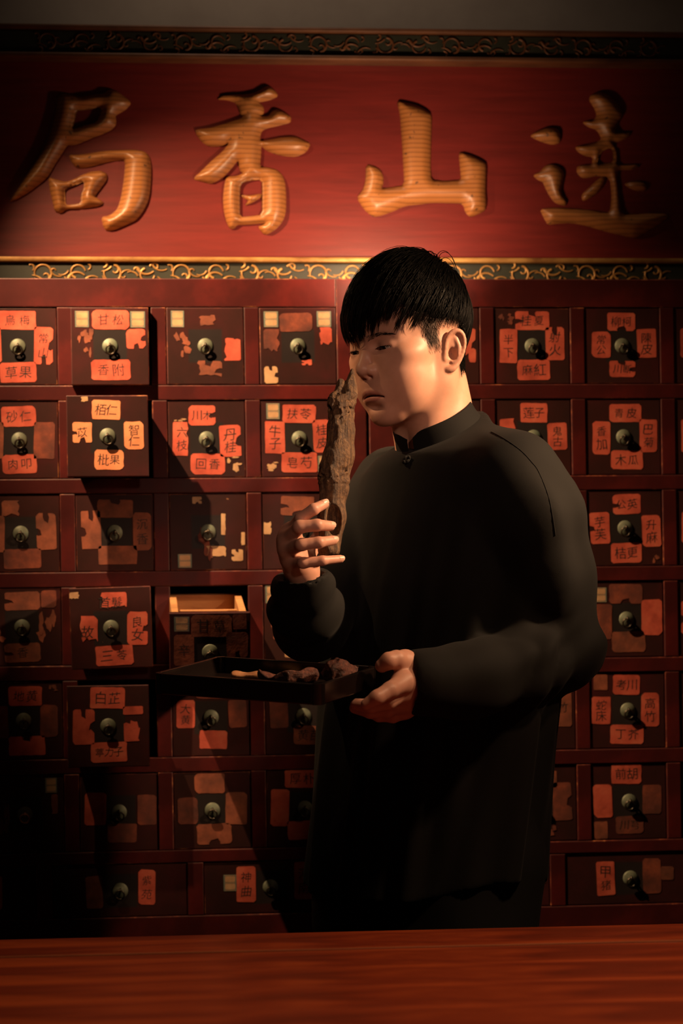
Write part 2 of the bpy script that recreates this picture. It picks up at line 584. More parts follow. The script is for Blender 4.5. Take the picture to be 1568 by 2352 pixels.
def seg_dist(pts, loops):
    d = np.full(len(pts), 1e9)
    for lp in loops:
        a = lp; b = np.roll(lp, -1, 0)
        for i in range(len(a)):
            ab = b[i] - a[i]
            t = np.clip(((pts - a[i]) @ ab) / (ab @ ab + 1e-9), 0, 1)
            d = np.minimum(d, np.hypot(*(pts - a[i] - t[:, None] * ab).T))
    return d

def inside(pts, lp):
    c = np.zeros(len(pts), bool)
    a = lp; b = np.roll(lp, -1, 0)
    for i in range(len(a)):
        cond = (a[i, 1] > pts[:, 1]) != (b[i, 1] > pts[:, 1])
        xi = (b[i, 0] - a[i, 0]) * (pts[:, 1] - a[i, 1]) / (b[i, 1] - a[i, 1] + 1e-12) + a[i, 0]
        c ^= cond & (pts[:, 0] < xi)
    return c

def relief(outer, holes, step=5.0, R=26.0, hmax=0.017):
    loops = [chaikin(outer)] + [chaikin(h) for h in holes]
    lo, hi = loops[0].min(0), loops[0].max(0)
    gx, gy = np.meshgrid(np.arange(lo[0], hi[0], step), np.arange(lo[1], hi[1], step))
    g = np.stack([gx.ravel(), gy.ravel()], -1)
    g[1::2] += 0.37
    ok = inside(g, loops[0])
    for hl in loops[1:]:
        ok &= ~inside(g, hl)
    g = g[ok]
    g = g[seg_dist(g, loops) > step * 0.45]
    V, E = [], []
    for lp in loops:
        b0 = len(V)
        V += [Vector(p) for p in lp]
        E += [(b0 + i, b0 + (i + 1) % len(lp)) for i in range(len(lp))]
    V += [Vector(p) for p in g]
    vo, eo, fo, *_ = delaunay_2d_cdt(V, E, [], 0, 1e-4)
    vo = np.array([tuple(p) for p in vo]); fo = [f for f in fo if len(f) == 3]
    fo = np.array(fo)
    cen = vo[fo].mean(1)
    ok = inside(cen, loops[0])
    for hl in loops[1:]:
        ok &= ~inside(cen, hl)
    fo = fo[ok]
    d = seg_dist(vo, loops)
    t = np.clip(d / R, 0, 1)
    z = hmax * (0.20 + 0.80 * (1 - (1 - t) ** 1.9))
    rim = d < 1e-3
    z[rim] = hmax * 0.10
    # skirt down to the panel
    return vo, fo, z, loops

CHARS = {
 'ju': ((0, 180, 4.238), [
  ([(560,175),(620,150),(690,160),(780,180),(900,160),(1010,150),(1060,110),(1130,120),(1200,170),(1270,230),(1270,255),(1220,310),(1120,365),(1130,400),(1130,455),(1090,500),(1000,545),(900,580),(800,625),(720,655),(655,650),(600,740),(540,830),(480,940),(440,990),(360,1050),(280,1110),(180,1170),(85,1210),(150,1110),(250,960),(330,840),(400,720),(460,590),(510,440),(545,300),(550,230)],
   [[(745,320),(850,310),(975,285),(980,340),(935,430),(850,450),(770,475),(710,495),(725,420),(740,370)]]),
  ([(670,745),(740,745),(850,735),(1000,710),(1150,700),(1300,695),(1400,710),(1450,750),(1470,830),(1470,980),(1460,1110),(1440,1200),(1390,1300),(1320,1385),(1220,1430),(1120,1475),(1040,1490),(1005,1450),(985,1350),(1060,1340),(1140,1280),(1180,1150),(1205,980),(1220,800),(1150,800),(1050,815),(930,850),(820,875),(740,875),(690,810)], []),
  ([(470,960),(560,990),(640,1010),(720,985),(800,940),(880,910),(980,900),(1045,930),(1040,990),(980,1070),(920,1150),(970,1180),(1015,1215),(960,1245),(880,1260),(760,1275),(650,1275),(590,1320),(530,1295),(510,1200),(480,1080)],
   [[(635,1085),(720,1050),(820,1005),(810,1080),(780,1160),(790,1215),(700,1230),(640,1235),(635,1150)]])]),
 'xiang': ((420, 180, 4.9), [
  ([(380,240),(430,200),(560,185),(700,185),(820,160),(900,110),(960,85),(1030,130),(1075,200),(1000,240),(900,265),(850,270),(900,310),(915,370),(900,410),(870,425),(960,430),(1000,370),(1060,345),(1150,380),(1220,440),(1210,500),(1100,530),(960,560),(890,590),(870,650),(870,710),(1000,690),(1120,665),(1260,655),(1350,690),(1440,740),(1390,830),(1280,885),(1150,880),(1020,850),(930,810),(880,760),(880,850),(865,1000),(960,1005),(1060,1030),(1120,1090),(1150,1180),(1160,1300),(1160,1500),(1130,1600),(1050,1700),(920,1775),(840,1670),(900,1650),(930,1630),(700,1650),(610,1650),(580,1690),(530,1700),(490,1620),(460,1500),(450,1350),(465,1200),(490,1110),(620,1100),(680,1060),(640,1050),(620,920),(560,1000),(480,1090),(400,1150),(310,1190),(200,1160),(110,1135),(200,1050),(320,930),(440,830),(520,730),(430,765),(290,770),(210,720),(150,630),(140,580),(300,560),(450,520),(600,470),(680,440),(640,400),(600,280),(500,245)],
   [[(650,1190),(740,1155),(890,1140),(890,1300),(890,1540),(760,1555),(640,1565),(640,1400),(640,1300)]]),
  ([(640,1315),(760,1320),(880,1300),(885,1330),(820,1380),(690,1440),(740,1375),(680,1350)], [])]),
 'shan': ((800, 210, 4.612), [
  ([(510,100),(600,120),(720,145),(830,200),(885,250),(880,400),(875,600),(870,800),(885,945),(1000,950),(1190,945),(1185,850),(1170,700),(1175,640),(1290,670),(1400,720),(1470,770),(1465,900),(1460,1050),(1470,1180),(1450,1260),(1380,1300),(1290,1335),(1240,1290),(1210,1190),(1050,1185),(900,1180),(750,1200),(600,1215),(480,1270),(360,1315),(260,1335),(170,1260),(85,1130),(150,1050),(180,950),(185,780),(270,790),(340,830),(370,900),(370,980),(350,1030),(450,1020),(590,1000),(580,800),(570,600),(555,400),(545,250)], [])]),
 'yuan': ((1200, 200, 4.356), [
  ([(70,490),(160,430),(250,400),(340,410),(380,470),(375,560),(300,580),(200,555),(120,520)], []),
  ([(100,885),(170,850),(220,790),(290,765),(370,800),(415,860),(405,950),(385,1030),(400,1090),(440,1150),(430,1190),(370,1180),(310,1150),(260,1080),(220,1000),(200,950),(150,930)], []),
  ([(170,1225),(280,1210),(420,1210),(600,1225),(750,1245),(870,1260),(890,1100),(870,900),(720,890),(660,910),(590,910),(540,860),(540,800),(590,780),(690,780),(700,700),(620,690),(550,650),(520,600),(620,580),(720,560),(790,520),(740,430),(650,400),(590,350),(700,340),(740,290),(720,220),(660,130),(680,80),(760,50),(850,70),(920,130),(990,230),(1000,300),(950,360),(920,450),(1000,455),(1090,450),(1050,510),(960,550),(890,560),(930,620),(950,720),(940,780),(1040,780),(1130,770),(1170,800),(1100,830),(960,830),(940,900),(960,1050),(990,1270),(1100,1275),(1250,1265),(1400,1265),(1470,1290),(1400,1350),(1280,1430),(1120,1515),(1000,1490),(800,1440),(640,1390),(480,1360),(340,1370),(250,1380),(210,1310)],
   [[(760,700),(800,640),(870,610),(900,640),(900,760),(820,770),(740,770)]]),
  ([(585,1080),(660,1010),(740,930),(800,890),(825,910),(800,1000),(740,1070),(660,1120),(600,1145)], []),
  ([(1010,970),(1100,940),(1200,950),(1250,1000),(1220,1050),(1130,1040),(1060,1010)], [])]),
}
for key, ((ox, oy, sc), shapes) in CHARS.items():
    V, F = [], []
    for outer, holes in shapes:
        o2 = np.array(outer) / sc + (ox, oy)
        h2 = [np.array(h) / sc + (ox, oy) for h in holes]
        vo, fo, z, loops = relief(o2, h2)
        base = len(V)
        for (px, py), zz in zip(vo, z):
            w = P(px, py, YS)
            V.append((w[0], YS - zz, w[2]))
        # image y runs down, so the triangles come out facing the viewer after a flip
        for t in fo:
            a, b, c = (np.array(V[base + i]) for i in t)
            nrm = np.cross(b - a, c - a)
            F.append([base + i for i in (t if nrm[1] < 0 else t[::-1])])
        for lp in loops:
            b1 = len(V)
            top = []
            for px, py in lp:
                j = int(np.argmin(np.hypot(vo[:, 0] - px, vo[:, 1] - py)))
                top.append(base + j)
                w = P(px, py, YS)
                V.append((w[0], YS + 0.001, w[2]))
            n = len(lp)
            for i in range(n):
                F.append([top[i], top[(i + 1) % n], b1 + (i + 1) % n, b1 + i])
    V = np.array(V)
    c = (V.min(0) + V.max(0)) / 2
    me = mesh_py('carved_character', V - c, F, True)
    o = link('carved_character', me, sign, M['carved'])
    o.location = c - SO
# iron hanging loops at the top edge
for px, py in ((170, 55), (1368, 69)):
    c = P(px, py + 6, YS + 0.03)
    t = np.linspace(0, math.pi, 12)
    v, q = tube_arrays([(np.stack([0.009 * np.cos(t), 0 * t, 0.009 * np.sin(t)], -1), 0.0028)], 8)
    o = link('hanging_loop', mesh_np('hanging_loop', v, q, True), sign, M['iron'])
    o.location = (c[0] - SO[0], 0.02, zt - SO[2] - 0.001)
# ------------------------------------------------------------------ medicine cabinets
GP = 0.1504                                  # pitch of the drawer grid
XL0, XR0 = -0.514, 0.3234                    # centre of a known column in either cabinet
Z0 = 0.5384 + HC                             # centre of the top row
OPW = 0.1262                                 # opening
z7 = P(277, 2046, 0.0)[2]
OPH7 = 0.086
CAB = [dict(x0=XL0 - GP - 0.11, x1=0.0475, cols=[XL0 + GP * k for k in (-1, 0, 1, 2, 3)]),
       dict(x0=0.0515, x1=XR0 + 3.0 * GP + 0.11, cols=[XR0 + GP * k for k in (-1, 0, 1, 2, 3)])]
rows = [Z0 - GP * k for k in range(6)]
CAB_LABELS = ['old maroon lacquer medicine cabinet with pulled out drawers, beside the wood held by the man',
              'old maroon lacquer medicine cabinet behind the man, all its drawers closed']
cabs = []
for ci, cb in enumerate(CAB):
    root = empty('medicine_cabinet', ((cb['x0'] + cb['x1']) / 2, 0.12, 0))
    tag(root, CAB_LABELS[ci], 'cabinet', 'medicine cabinets along the wall')
    cabs.append(root)
    o3 = np.array(root.location)
    def cbox(name, x0, x1, y0, y1, z0, z1, m, bevel=0.0016, bmat=None):
        return box(name, x0 - o3[0], x1 - o3[0], y0 - o3[1], y1 - o3[1], z0 - o3[2], z1 - o3[2], m, root, bevel, 2, bmat)
    LW = [M['lacquer'], M['worn']]
    x0, x1 = cb['x0'], cb['x1']
    xa, xb = cb['cols'][0] - OPW / 2, cb['cols'][-1] + OPW / 2     # clear span between the outer stiles
    TH = 0.02
    cbox('stile', x0, xa, 0, TH, 0.0, zb, LW, 0.0016, 1)
    cbox('stile', xb, x1, 0, TH, 0.0, zb, LW, 0.0016, 1)
    # rails
    edges = [(rows[0] + OPW / 2, zb)]
    for k in range(5):
        edges.append((rows[k + 1] + OPW / 2, rows[k] - OPW / 2))
    edges.append((z7 + OPH7 / 2, rows[5] - OPW / 2))
    edges.append((z7 - OPH7 / 2 - 0.035, z7 - OPH7 / 2))
    for (za, zc) in edges:
        cbox('rail', xa + 0.0003, xb - 0.0003, 0, TH, za, zc, LW, 0.0016, 1)
    for k in range(6):
        for i in range(4):
            cbox('divider', cb['cols'][i] + OPW / 2, cb['cols'][i + 1] - OPW / 2, 0.0002, TH, rows[k] - OPW / 2 + 0.0003, rows[k] + OPW / 2 - 0.0003, LW, 0.0014, 1)
    # three wide drawers below
    span = xb - xa
    wide = [xa + span * (i + 0.5) / 3 for i in range(3)]
    cb['wide'] = wide
    wop = span / 3 - 0.026
    cb['wop'] = wop
    for i in range(2):
        cbox('divider', wide[i] + wop / 2, wide[i + 1] - wop / 2, 0.0002, TH, z7 - OPH7 / 2 + 0.0003, z7 + OPH7 / 2 - 0.0003, LW, 0.0014, 1)
    cbox('base_panel', xa + 0.0003, xb - 0.0003, 0.004, TH, 0.08, z7 - OPH7 / 2 - 0.0355, M['lacquer'], 0.001)
    cbox('plinth', xa + 0.0003, xb - 0.0003, 0.012, TH + 0.01, 0.0, 0.0795, M['lacquer'], 0.001)
    cbox('side_panel', x0, x0 + 0.018, TH + 0.0002, 0.235, 0.0, zb - 0.019, M['lacquer'], 0.001)
    cbox('side_panel', x1 - 0.018, x1, TH + 0.0002, 0.235, 0.0, zb - 0.019, M['lacquer'], 0.001)
    cbox('top_panel', x0, x1, TH + 0.0002, 0.235, zb - 0.018, zb, M['lacquer'], 0.001)
    cbox('back_panel', x0 + 0.0185, x1 - 0.0185, 0.222, 0.235, 0.0, zb - 0.019, M['dark'], 0.0)

# ---- pull: round plate, staple, ring (shared meshes) -------------------
plate_me = lathe('backplate', [(0.0125, 0.0), (0.0125, 0.0010), (0.0112, 0.0021), (0.0070, 0.0026), (0.004, 0.0044), (0.0001, 0.0048)], 28)
plate_me.materials.append(M['brass'])
t = np.linspace(0, 2 * math.pi, 25)
ring_pts = np.stack([0.0072 * np.sin(t), -0.0078 + 0.0012 * (1 - np.cos(t)), -0.0066 + 0.0072 * np.cos(t)], -1)
tt = np.linspace(0, math.pi, 8)
staple = np.stack([0 * tt, -0.004 - 0.0055 * np.sin(tt), 0.002 - 0.0035 * np.cos(tt) - 0.002], -1)
v, q = tube_arrays([(ring_pts, 0.0015), (staple, 0.0016)], 8)
ring_me = mesh_np('ring_pull', v, q, True); ring_me.materials.append(M['iron'])
ring_me2 = ring_me.copy(); ring_me2.materials.clear(); ring_me2.materials.append(M['lit_ring'])

# ---- writing -----------------------------------------------------------
_gl = {}
def glyph(ch):
    if ch not in _gl:
        cu = bpy.data.curves.new('glyph', 'FONT')
        cu.body = ch
        cu.resolution_u = 2
        cu.offset = -0.002
        ob = bpy.data.objects.new('glyph', cu)
        COL.objects.link(ob)
        dg = bpy.context.evaluated_depsgraph_get()
        me = bpy.data.meshes.new_from_object(ob.evaluated_get(dg))
        v = np.array([p.co[:2] for p in me.vertices]) if len(me.vertices) else np.zeros((0, 2))
        f = [list(p.vertices) for p in me.polygons]
        if len(v):
            lo, hi = v.min(0), v.max(0)
            v = (v - (lo + hi) / 2) / max(hi - lo)
        _gl[ch] = (v, f)
        bpy.data.meshes.remove(me)
        bpy.data.objects.remove(ob)
        bpy.data.curves.remove(cu)
    return _gl[ch]

def jag(a, b, n, amp, r):
    """jagged run of points from a to b"""
    out = []
    for i in range(n + 1):
        s = i / n
        out.append((a[0] + (b[0] - a[0]) * s + (r.uniform(-amp, amp) if 0 < i < n else 0),
                    a[1] + (b[1] - a[1]) * s + (r.uniform(-amp, amp) if 0 < i < n else 0)))
    return out

def cut_poly(code, r):
    """tear shapes in the unit square of a label (v runs down)"""
    o = 1.15
    if code == 'tl': return jag((-.15, .55), (.5, -.15), 5, .06, r) + [(-.15, -.15)]
    if code == 'tr': return jag((.5, -.15), (o, .55), 5, .06, r) + [(o, -.15)]
    if code == 'bl': return jag((.5, o), (-.15, .5), 5, .06, r) + [(-.15, o)]
    if code == 'br': return jag((o, .5), (.5, o), 5, .06, r) + [(o, o)]
    if code == 'TL': return jag((-.15, .95), (.75, -.15), 7, .09, r) + [(-.15, -.15)]
    if code == 'TR': return jag((.3, -.15), (o, .85), 7, .09, r) + [(o, -.15)]
    if code == 'BL': return jag((.8, o), (-.15, .3), 7, .09, r) + [(-.15, o)]
    if code == 'BR': return jag((o, .3), (.3, o), 7, .09, r) + [(o, o)]
    if code == 'r': return jag((o, .30), (.80, .42), 3, .05, r) + jag((.74, .60), (o, .66), 3, .05, r)
    if code == 'l': return jag((-.15, .66), (.26, .60), 3, .05, r) + jag((.2, .46), (-.15, .34), 3, .05, r)
    if code == 'b': return jag((.34, o), (.40, .80), 3, .05, r) + jag((.60, .72), (.70, o), 3, .05, r)
    if code == 't': return jag((.34, -.15), (.40, .2), 3, .05, r) + jag((.60, .28), (.66, -.15), 3, .05, r)
    if code == 'R': return jag((.78, -.15), (.8, o), 9, .08, r) + [(o, o), (o, -.15)]
    if code == 'L': return jag((.22, o), (.2, -.15), 9, .08, r) + [(-.15, -.15), (-.15, o)]
    if code == 'B': return jag((o, .72), (-.15, .75), 9, .08, r) + [(-.15, o), (o, o)]
    if code == 'T': return jag((-.15, .28), (o, .25), 9, .08, r) + [(o, -.15), (-.15, -.15)]
    if code == 'h': return jag((-.15, .55), (o, .45), 9, .08, r) + [(o, -.15), (-.15, -.15)]
    return None

PAPER = {'o': 'red', 'a': 'orange', 'f': 'faded', 'd': 'stain', 'c': 'cream', 's': 'teal'}
def make_label(drawer, fr, w, spec):
    """spec = (x0, y0, x1, y1, kind, text, cuts) in photo pixels; drawn on the drawer front"""
    x0, y0, x1, y1, kind, text, cuts = (list(spec) + ['', ''])[:7]
    r = random.Random(int(x0 * 7 + y0 * 13))
    s = w / (fr[2] - fr[0])
    cx, cz = (fr[0] + fr[2]) / 2, (fr[1] + fr[3]) / 2
    ctr = np.array([((x0 + x1) / 2 - cx) * s, -((y0 + y1) / 2 - cz) * s])
    lw, lh = (x1 - x0) * s, (y1 - y0) * s
    def loc(u, v):
        return ((u - 0.5) * lw, (0.5 - v) * lh)
    V, F, mi = [], [], []
    def add_poly(polys, y, m, keep0=True):
        vs, fs = [], []
        for pl in polys:
            fs.append(list(range(len(vs), len(vs) + len(pl))))
            vs += [Vector(p) for p in pl]
        vo, eo, fo, ov, oe, of = delaunay_2d_cdt(vs, [], fs, 1, 1e-7)
        b = len(V)
        for p in vo:
            V.append((p[0], y, p[1]))
        for f, og in zip(fo, of):
            if 0 in og and len(og) == 1:
                a, c, d = (vo[i] for i in f[:3])
                ccw = (c[0] - a[0]) * (d[1] - a[1]) - (c[1] - a[1]) * (d[0] - a[0]) > 0
                F.append([b + i for i in (f if ccw else f[::-1])]); mi.append(m)
    def ccw(pl):
        a = sum(pl[i][0] * pl[(i + 1) % len(pl)][1] - pl[(i + 1) % len(pl)][0] * pl[i][1] for i in range(len(pl)))
        return pl if a > 0 else pl[::-1]
    if kind == 's':
        add_poly([ccw([loc(*p) for p in ((0, 0), (1, 0.01), (0.99, 1), (0.01, 0.99))])], -0.0005, 0)
        for va in (0.10, 0.54):
            add_poly([ccw([loc(*p) for p in ((.12, va + .03), (.2, va), (.8, va), (.9, va + .03), (.9, va + .31), (.8, va + .35), (.2, va + .35), (.12, va + .31))])], -0.00065, 1)
        for va in (0.04, 0.48, 0.93):
            add_poly([ccw([loc(*p) for p in ((.08, va), (.92, va), (.92, va + .03), (.08, va + .03))])], -0.00065, 1)
    elif 'x' in cuts:
        n = 7
        for i in range(n):
            u, v = r.uniform(.12, .88), r.uniform(.12, .88)
            ru, rv = r.uniform(.06, .24), r.uniform(.06, .24)
            pl = []
            for k in range(11):
                a = 6.283 * k / 11
                q = r.uniform(.55, 1.2)
                pl.append(loc(u + ru * q * math.cos(a), v + rv * q * math.sin(a)))
            add_poly([ccw(pl)], -0.0004 - 0.00006 * i, 0)
    else:
        asp = lw / lh
        c0 = r.uniform(.07, .17)
        cu, cv = (c0, c0 * asp) if asp < 1 else (c0 / asp, c0)
        ring = []
        for (u, v, du, dv) in ((0, 0, 1, 1), (1, 0, -1, 1), (1, 1, -1, -1), (0, 1, 1, -1)):
            q = r.uniform(.6, 1.3)
            a, b = (u + du * cu * q, v), (u, v + dv * cv * q)
            m = (u + du * cu * q * .38, v + dv * cv * q * .38)
            ring += ([b, m, a] if (u + v) % 2 == 0 else [a, m, b])
        jit = lambda p: (p[0] + r.uniform(-.012, .012), p[1] + r.uniform(-.012, .012))
        dense = []
        for i in range(len(ring)):
            a, b = ring[i], ring[(i + 1) % len(ring)]
            k = max(1, int(math.hypot((b[0] - a[0]) * asp, b[1] - a[1]) / .22))
            dense += [(a[0] + (b[0] - a[0]) * j / k, a[1] + (b[1] - a[1]) * j / k) for j in range(k)]
        polys = [ccw([loc(*jit(p)) for p in dense])]
        for code in cuts:
            pass
        i = 0
        for code in cuts:
            pl = cut_poly(code, r)
            if pl:
                polys.append(ccw([loc(*p) for p in pl]))
        add_poly(polys, -0.0005, 0)
    if text:
        n = len(text)
        if lw >= lh:
            size = min(lh * 0.56, lw * 0.74 / n)
            pos = [(lw * ((i + 0.5) / n - 0.5) * 0.78, 0) for i in range(n)]
        else:
            size = min(lw * 0.58, lh * 0.74 / n)
            pos = [(0, -lh * ((i + 0.5) / n - 0.5) * 0.78) for i in range(n)]
        for (ax, az), ch in zip(pos, text):
            gv, gf = glyph(ch)
            if not len(gv):
                continue
            rot = r.uniform(-.10, .10); sh = r.uniform(-.05, .22); k = size * r.uniform(.9, 1.1)
            b = len(V)
            for p in gv:
                xx, zz = p[0] * r.uniform(.97, 1.03) + sh * p[1] * .5, p[1] + sh * p[0] * .45
                xx, zz = xx * math.cos(rot) - zz * math.sin(rot), xx * math.sin(rot) + zz * math.cos(rot)
                V.append((ax + xx * k, -0.00062, az + zz * k))
            for f in gf:
                F.append([b + i for i in f]); mi.append(1)
    if not F:
        return
    me = bpy.data.meshes.new('paper_label')
    me.from_pydata(V, [], F)
    me.materials.append(M[PAPER[kind]])
    me.materials.append(M['cream'] if kind == 's' else M['ink'])
    me.polygons.foreach_set('material_index', mi)
    me.update()
    o = link('paper_label', me, drawer)
    o.location = (ctr[0], 0, ctr[1])
    if kind != 's':
        o.rotation_euler = (0, math.radians(r.uniform(-2, 2)), 0)
    return o

# ---- the drawers the photograph shows: front rectangle in pixels, how far out, labels -----------
S = 's'
D = {
 (0,0,0): ((-46,709,131,886), 0, [(0,716,85,759,'o','烏梅'),(79,753,122,839,'o','常山','br'),(1,834,84,880,'o','草果'),(-34,753,5,834,'o')]),
 (0,0,1): ((163,705,342,884), .016, [(173,713,205,751,S),(300,714,334,752,S),(212,711,298,756,'o','甘松'),(290,755,334,800,'o','','br'),(209,826,299,873,'o','香附'),(171,755,217,836,'f','','x')]),
 (0,0,2): ((382,706,558,882), .003, [(392,713,422,751,S),(447,714,503,758,'f','','TRBL'),(505,762,551,828,'o','','TL'),(441,828,507,874,'f','','BLtr'),(392,756,438,822,'f','','x')]),
 (0,0,3): ((595,708,769,882), .002, [(605,716,638,752,S),(726,716,759,752,S),(604,841,635,880,'c','','tr'),(641,720,716,762,'d'),(604,756,646,820,'d','','BR'),(727,753,760,803,'o','','BL'),(690,826,713,839,'o','','bl')]),
 (0,1,0): ((-44,922,135,1100), 0, [(5,933,85,980,'o','砂仁'),(79,970,127,1055,'d'),(6,1045,85,1089,'o','肉叩'),(-38,970,9,1054,'f')]),
 (0,1,1): ((153,907,341,1095), .080, [(212,918,277,963,'a','栢仁'),(285,968,330,1032,'a','智仁'),(216,1033,283,1079,'a','枇果'),(167,969,211,1016,'a','苡','bl'),(184,910,203,925,'c','','BL')]),
 (0,1,2): ((385,918,563,1096), 0, [(433,929,495,975,'o','川木','r'),(504,975,553,1048,'o','丹桂','r'),(436,1041,515,1089,'o','回香'),(395,967,438,1045,'o','六枝','R'),(515,1043,556,1087,'c','','x'),(398,955,428,968,'c','','x')]),
 (0,1,3): ((597,920,773,1096), 0, [(647,930,724,972,'o','扶苓'),(717,965,758,1041,'o','桂皮'),(643,1040,725,1086,'o','皂芍'),(606,968,652,1042,'o','牛子'),(610,926,641,963,S),(727,1048,756,1086,S),(606,1050,636,1088,'c','','x')]),
 (0,2,0): ((-44,1139,133,1314), 0, [(2,1151,52,1195,'f','','BR'),(80,1180,125,1264,'f','','tl'),(5,1262,90,1307,'d'),(-34,1186,8,1270,'f')]),
 (0,2,1): ((172,1138,347,1314), 0, [(221,1151,301,1192,'f','','t'),(301,1181,342,1267,'f','沉香'),(221,1256,309,1298,'f'),(184,1176,228,1263,'f','','tl')]),
 (0,2,2): ((386,1132,565,1308), 0, [(440,1138,462,1154,'c','','br'),(506,1178,519,1228,'c','','R'),(550,1222,561,1252,'c','','L'),(453,1253,516,1284,'c','','BL'),(529,1262,556,1289,'c','','tl'),(404,1271,436,1303,S),(440,1200,500,1290,'d','','x')]),
 (0,2,3): ((600,1130,775,1307), 0, [(643,1139,719,1183,'f','','bl'),(603,1186,624,1225,'c','','TR')]),
 (0,3,0): ((-42,1353,136,1531), 0, [(8,1361,89,1403,'f','','l'),(91,1358,126,1398,'d'),(84,1402,126,1482,'f','','x'),(6,1479,88,1523,'f','香','l'),(-34,1402,6,1482,'f','','x')]),
 (0,3,1): ((161,1352,349,1532), .055, [(219,1360,293,1407,'o','首髮','BL'),(292,1407,339,1483,'o','良女','r'),(217,1483,304,1529,'o','三苓'),(176,1413,224,1487,'o','故','BL'),(162,1357,190,1377,'c','','BR')]),
 (0,3,2): ((388,1408,574,1594), .150, [(438,1414,531,1465,'f','甘草'),(399,1417,434,1452,S),(534,1413,565,1448,'d'),(519,1455,568,1514,'d','','b'),(398,1459,444,1532,'f','辛','')]),
 (0,3,3): ((603,1345,778,1520), 0, [(607,1344,641,1386,S),(650,1480,690,1510,'c','','tl'),(618,1420,640,1470,'f','','x')]),
 (0,4,0): ((-40,1568,138,1746), 0, [(16,1578,92,1623,'o','地黄'),(87,1622,127,1696,'d'),(14,1693,97,1737,'o','','t'),(105,1573,127,1601,'f','','x'),(-28,1622,14,1696,'d')]),
 (0,4,1): ((154,1574,343,1762), .060, [(208,1578,288,1627,'o','白芷'),(283,1623,329,1642,'o'),(284,1642,328,1704,'o','','TR'),(208,1705,291,1751,'o','葶力子'),(167,1628,217,1709,'o','','tr')]),
 (0,4,2): ((392,1560,568,1738), 0, [(401,1609,443,1673,'o','大黄'),(453,1679,516,1721,'o'),(520,1609,562,1673,'d'),(446,1565,520,1606,'d')]),
 (0,4,3): ((610,1560,785,1738), 0, [(674,1672,745,1715,'f','黄芪'),(660,1566,735,1608,'d'),(620,1610,662,1676,'d'),(735,1612,778,1676,'f')]),
 (0,5,0): ((-38,1785,140,1962), 0, [(98,1791,125,1826,S),(109,1829,126,1874,'f','','L'),(-10,1850,20,1940,'d','','x')]),
 (0,5,1): ((174,1787,350,1962), 0, [(184,1828,233,1903,'o'),(235,1901,302,1944,'d'),(304,1836,347,1905,'d')]),
 (0,5,2): ((396,1774,572,1950), 0, [(444,1777,513,1823,'f'),(514,1822,563,1896,'f'),(448,1893,527,1940,'f','','b'),(405,1832,451,1893,'d')]),
 (0,5,3): ((613,1772,788,1948), 0, [(655,1771,735,1813,'o','厚朴'),(622,1815,664,1900,'o'),(660,1888,740,1931,'o'),(738,1815,780,1890,'d')]),
 (1,0,1): ((1136,711,1307,883), 0, [(1184,719,1261,761,'o','桂夏','tl'),(1252,754,1295,829,'o','射火','t'),(1187,828,1261,874,'o','麻紅'),(1147,759,1187,836,'o','半下'),(1145,719,1178,753,'d','','x')]),
 (1,0,2): ((1341,710,1512,882), 0, [(1393,721,1457,762,'o','柳柯','b'),(1461,758,1505,823,'o','陳皮'),(1396,830,1456,867,'o','川断','tr'),(1356,764,1400,823,'o','常公')]),
 (1,0,3): ((1547,712,1718,882), 0, [(1560,757,1602,824,'o'),(1598,720,1664,762,'o'),(1668,757,1708,824,'o'),(1598,828,1664,868,'o')]),
 (1,1,1): ((1139,919,1310,1090), 0, [(1195,927,1257,971,'o','莲子'),(1257,972,1301,1033,'o','鬼古'),(1190,1034,1264,1077,'o','土龙'),(1148,962,1190,1030,'o','蒼','BR')]),
 (1,1,2): ((1346,919,1518,1091), 0, [(1399,930,1474,971,'o','青皮'),(1469,965,1510,1040,'o','巴菊'),(1402,1036,1476,1079,'o','木瓜'),(1360,969,1401,1044,'o','香加')]),
 (1,1,3): ((1550,920,1720,1091), 0, [(1562,966,1604,1040,'o'),(1602,930,1668,970,'o'),(1602,1036,1668,1078,'o'),(1672,966,1712,1040,'o')]),
 (1,2,2): ((1350,1127,1520,1298), 0, [(1408,1136,1472,1181,'o','公英','l'),(1474,1184,1517,1256,'o','升麻'),(1402,1246,1472,1291,'o','桔更'),(1355,1176,1400,1247,'o','芋芙','l'),(1492,1272,1514,1292,'f','','x')]),
 (1,3,2): ((1356,1337,1524,1508), 0, [(1402,1344,1477,1388,'d','','b'),(1474,1379,1521,1459,'o'),(1406,1450,1482,1496,'f'),(1367,1388,1407,1466,'d'),(1368,1351,1396,1384,S)]),
 (1,4,1): ((1152,1552,1322,1722), 0, [(1274,1585,1314,1671,'f','竹'),(1200,1665,1276,1712,'f','','tr'),(1204,1560,1270,1600,'o'),(1160,1602,1200,1668,'o')]),
 (1,4,2): ((1361,1548,1529,1716), 0, [(1412,1553,1473,1597,'o','考川'),(1475,1594,1516,1669,'o','高竹'),(1405,1664,1480,1707,'o','丁芥'),(1363,1601,1406,1662,'o','蛇床'),(1368,1552,1400,1586,'f')]),
 (1,5,1): ((1156,1760,1324,1932), 0, [(1251,1775,1281,1812,'f'),(1270,1800,1313,1886,'d','','r'),(1235,1880,1280,1920,'d','','x'),(1166,1804,1206,1880,'o')]),
 (1,5,2): ((1364,1758,1530,1930), 0, [(1408,1761,1475,1805,'o','前胡'),(1477,1808,1519,1872,'d'),(1416,1876,1478,1915,'d','川芎'),(1367,1805,1409,1878,'o'),(1368,1887,1398,1925,'f')]),
}
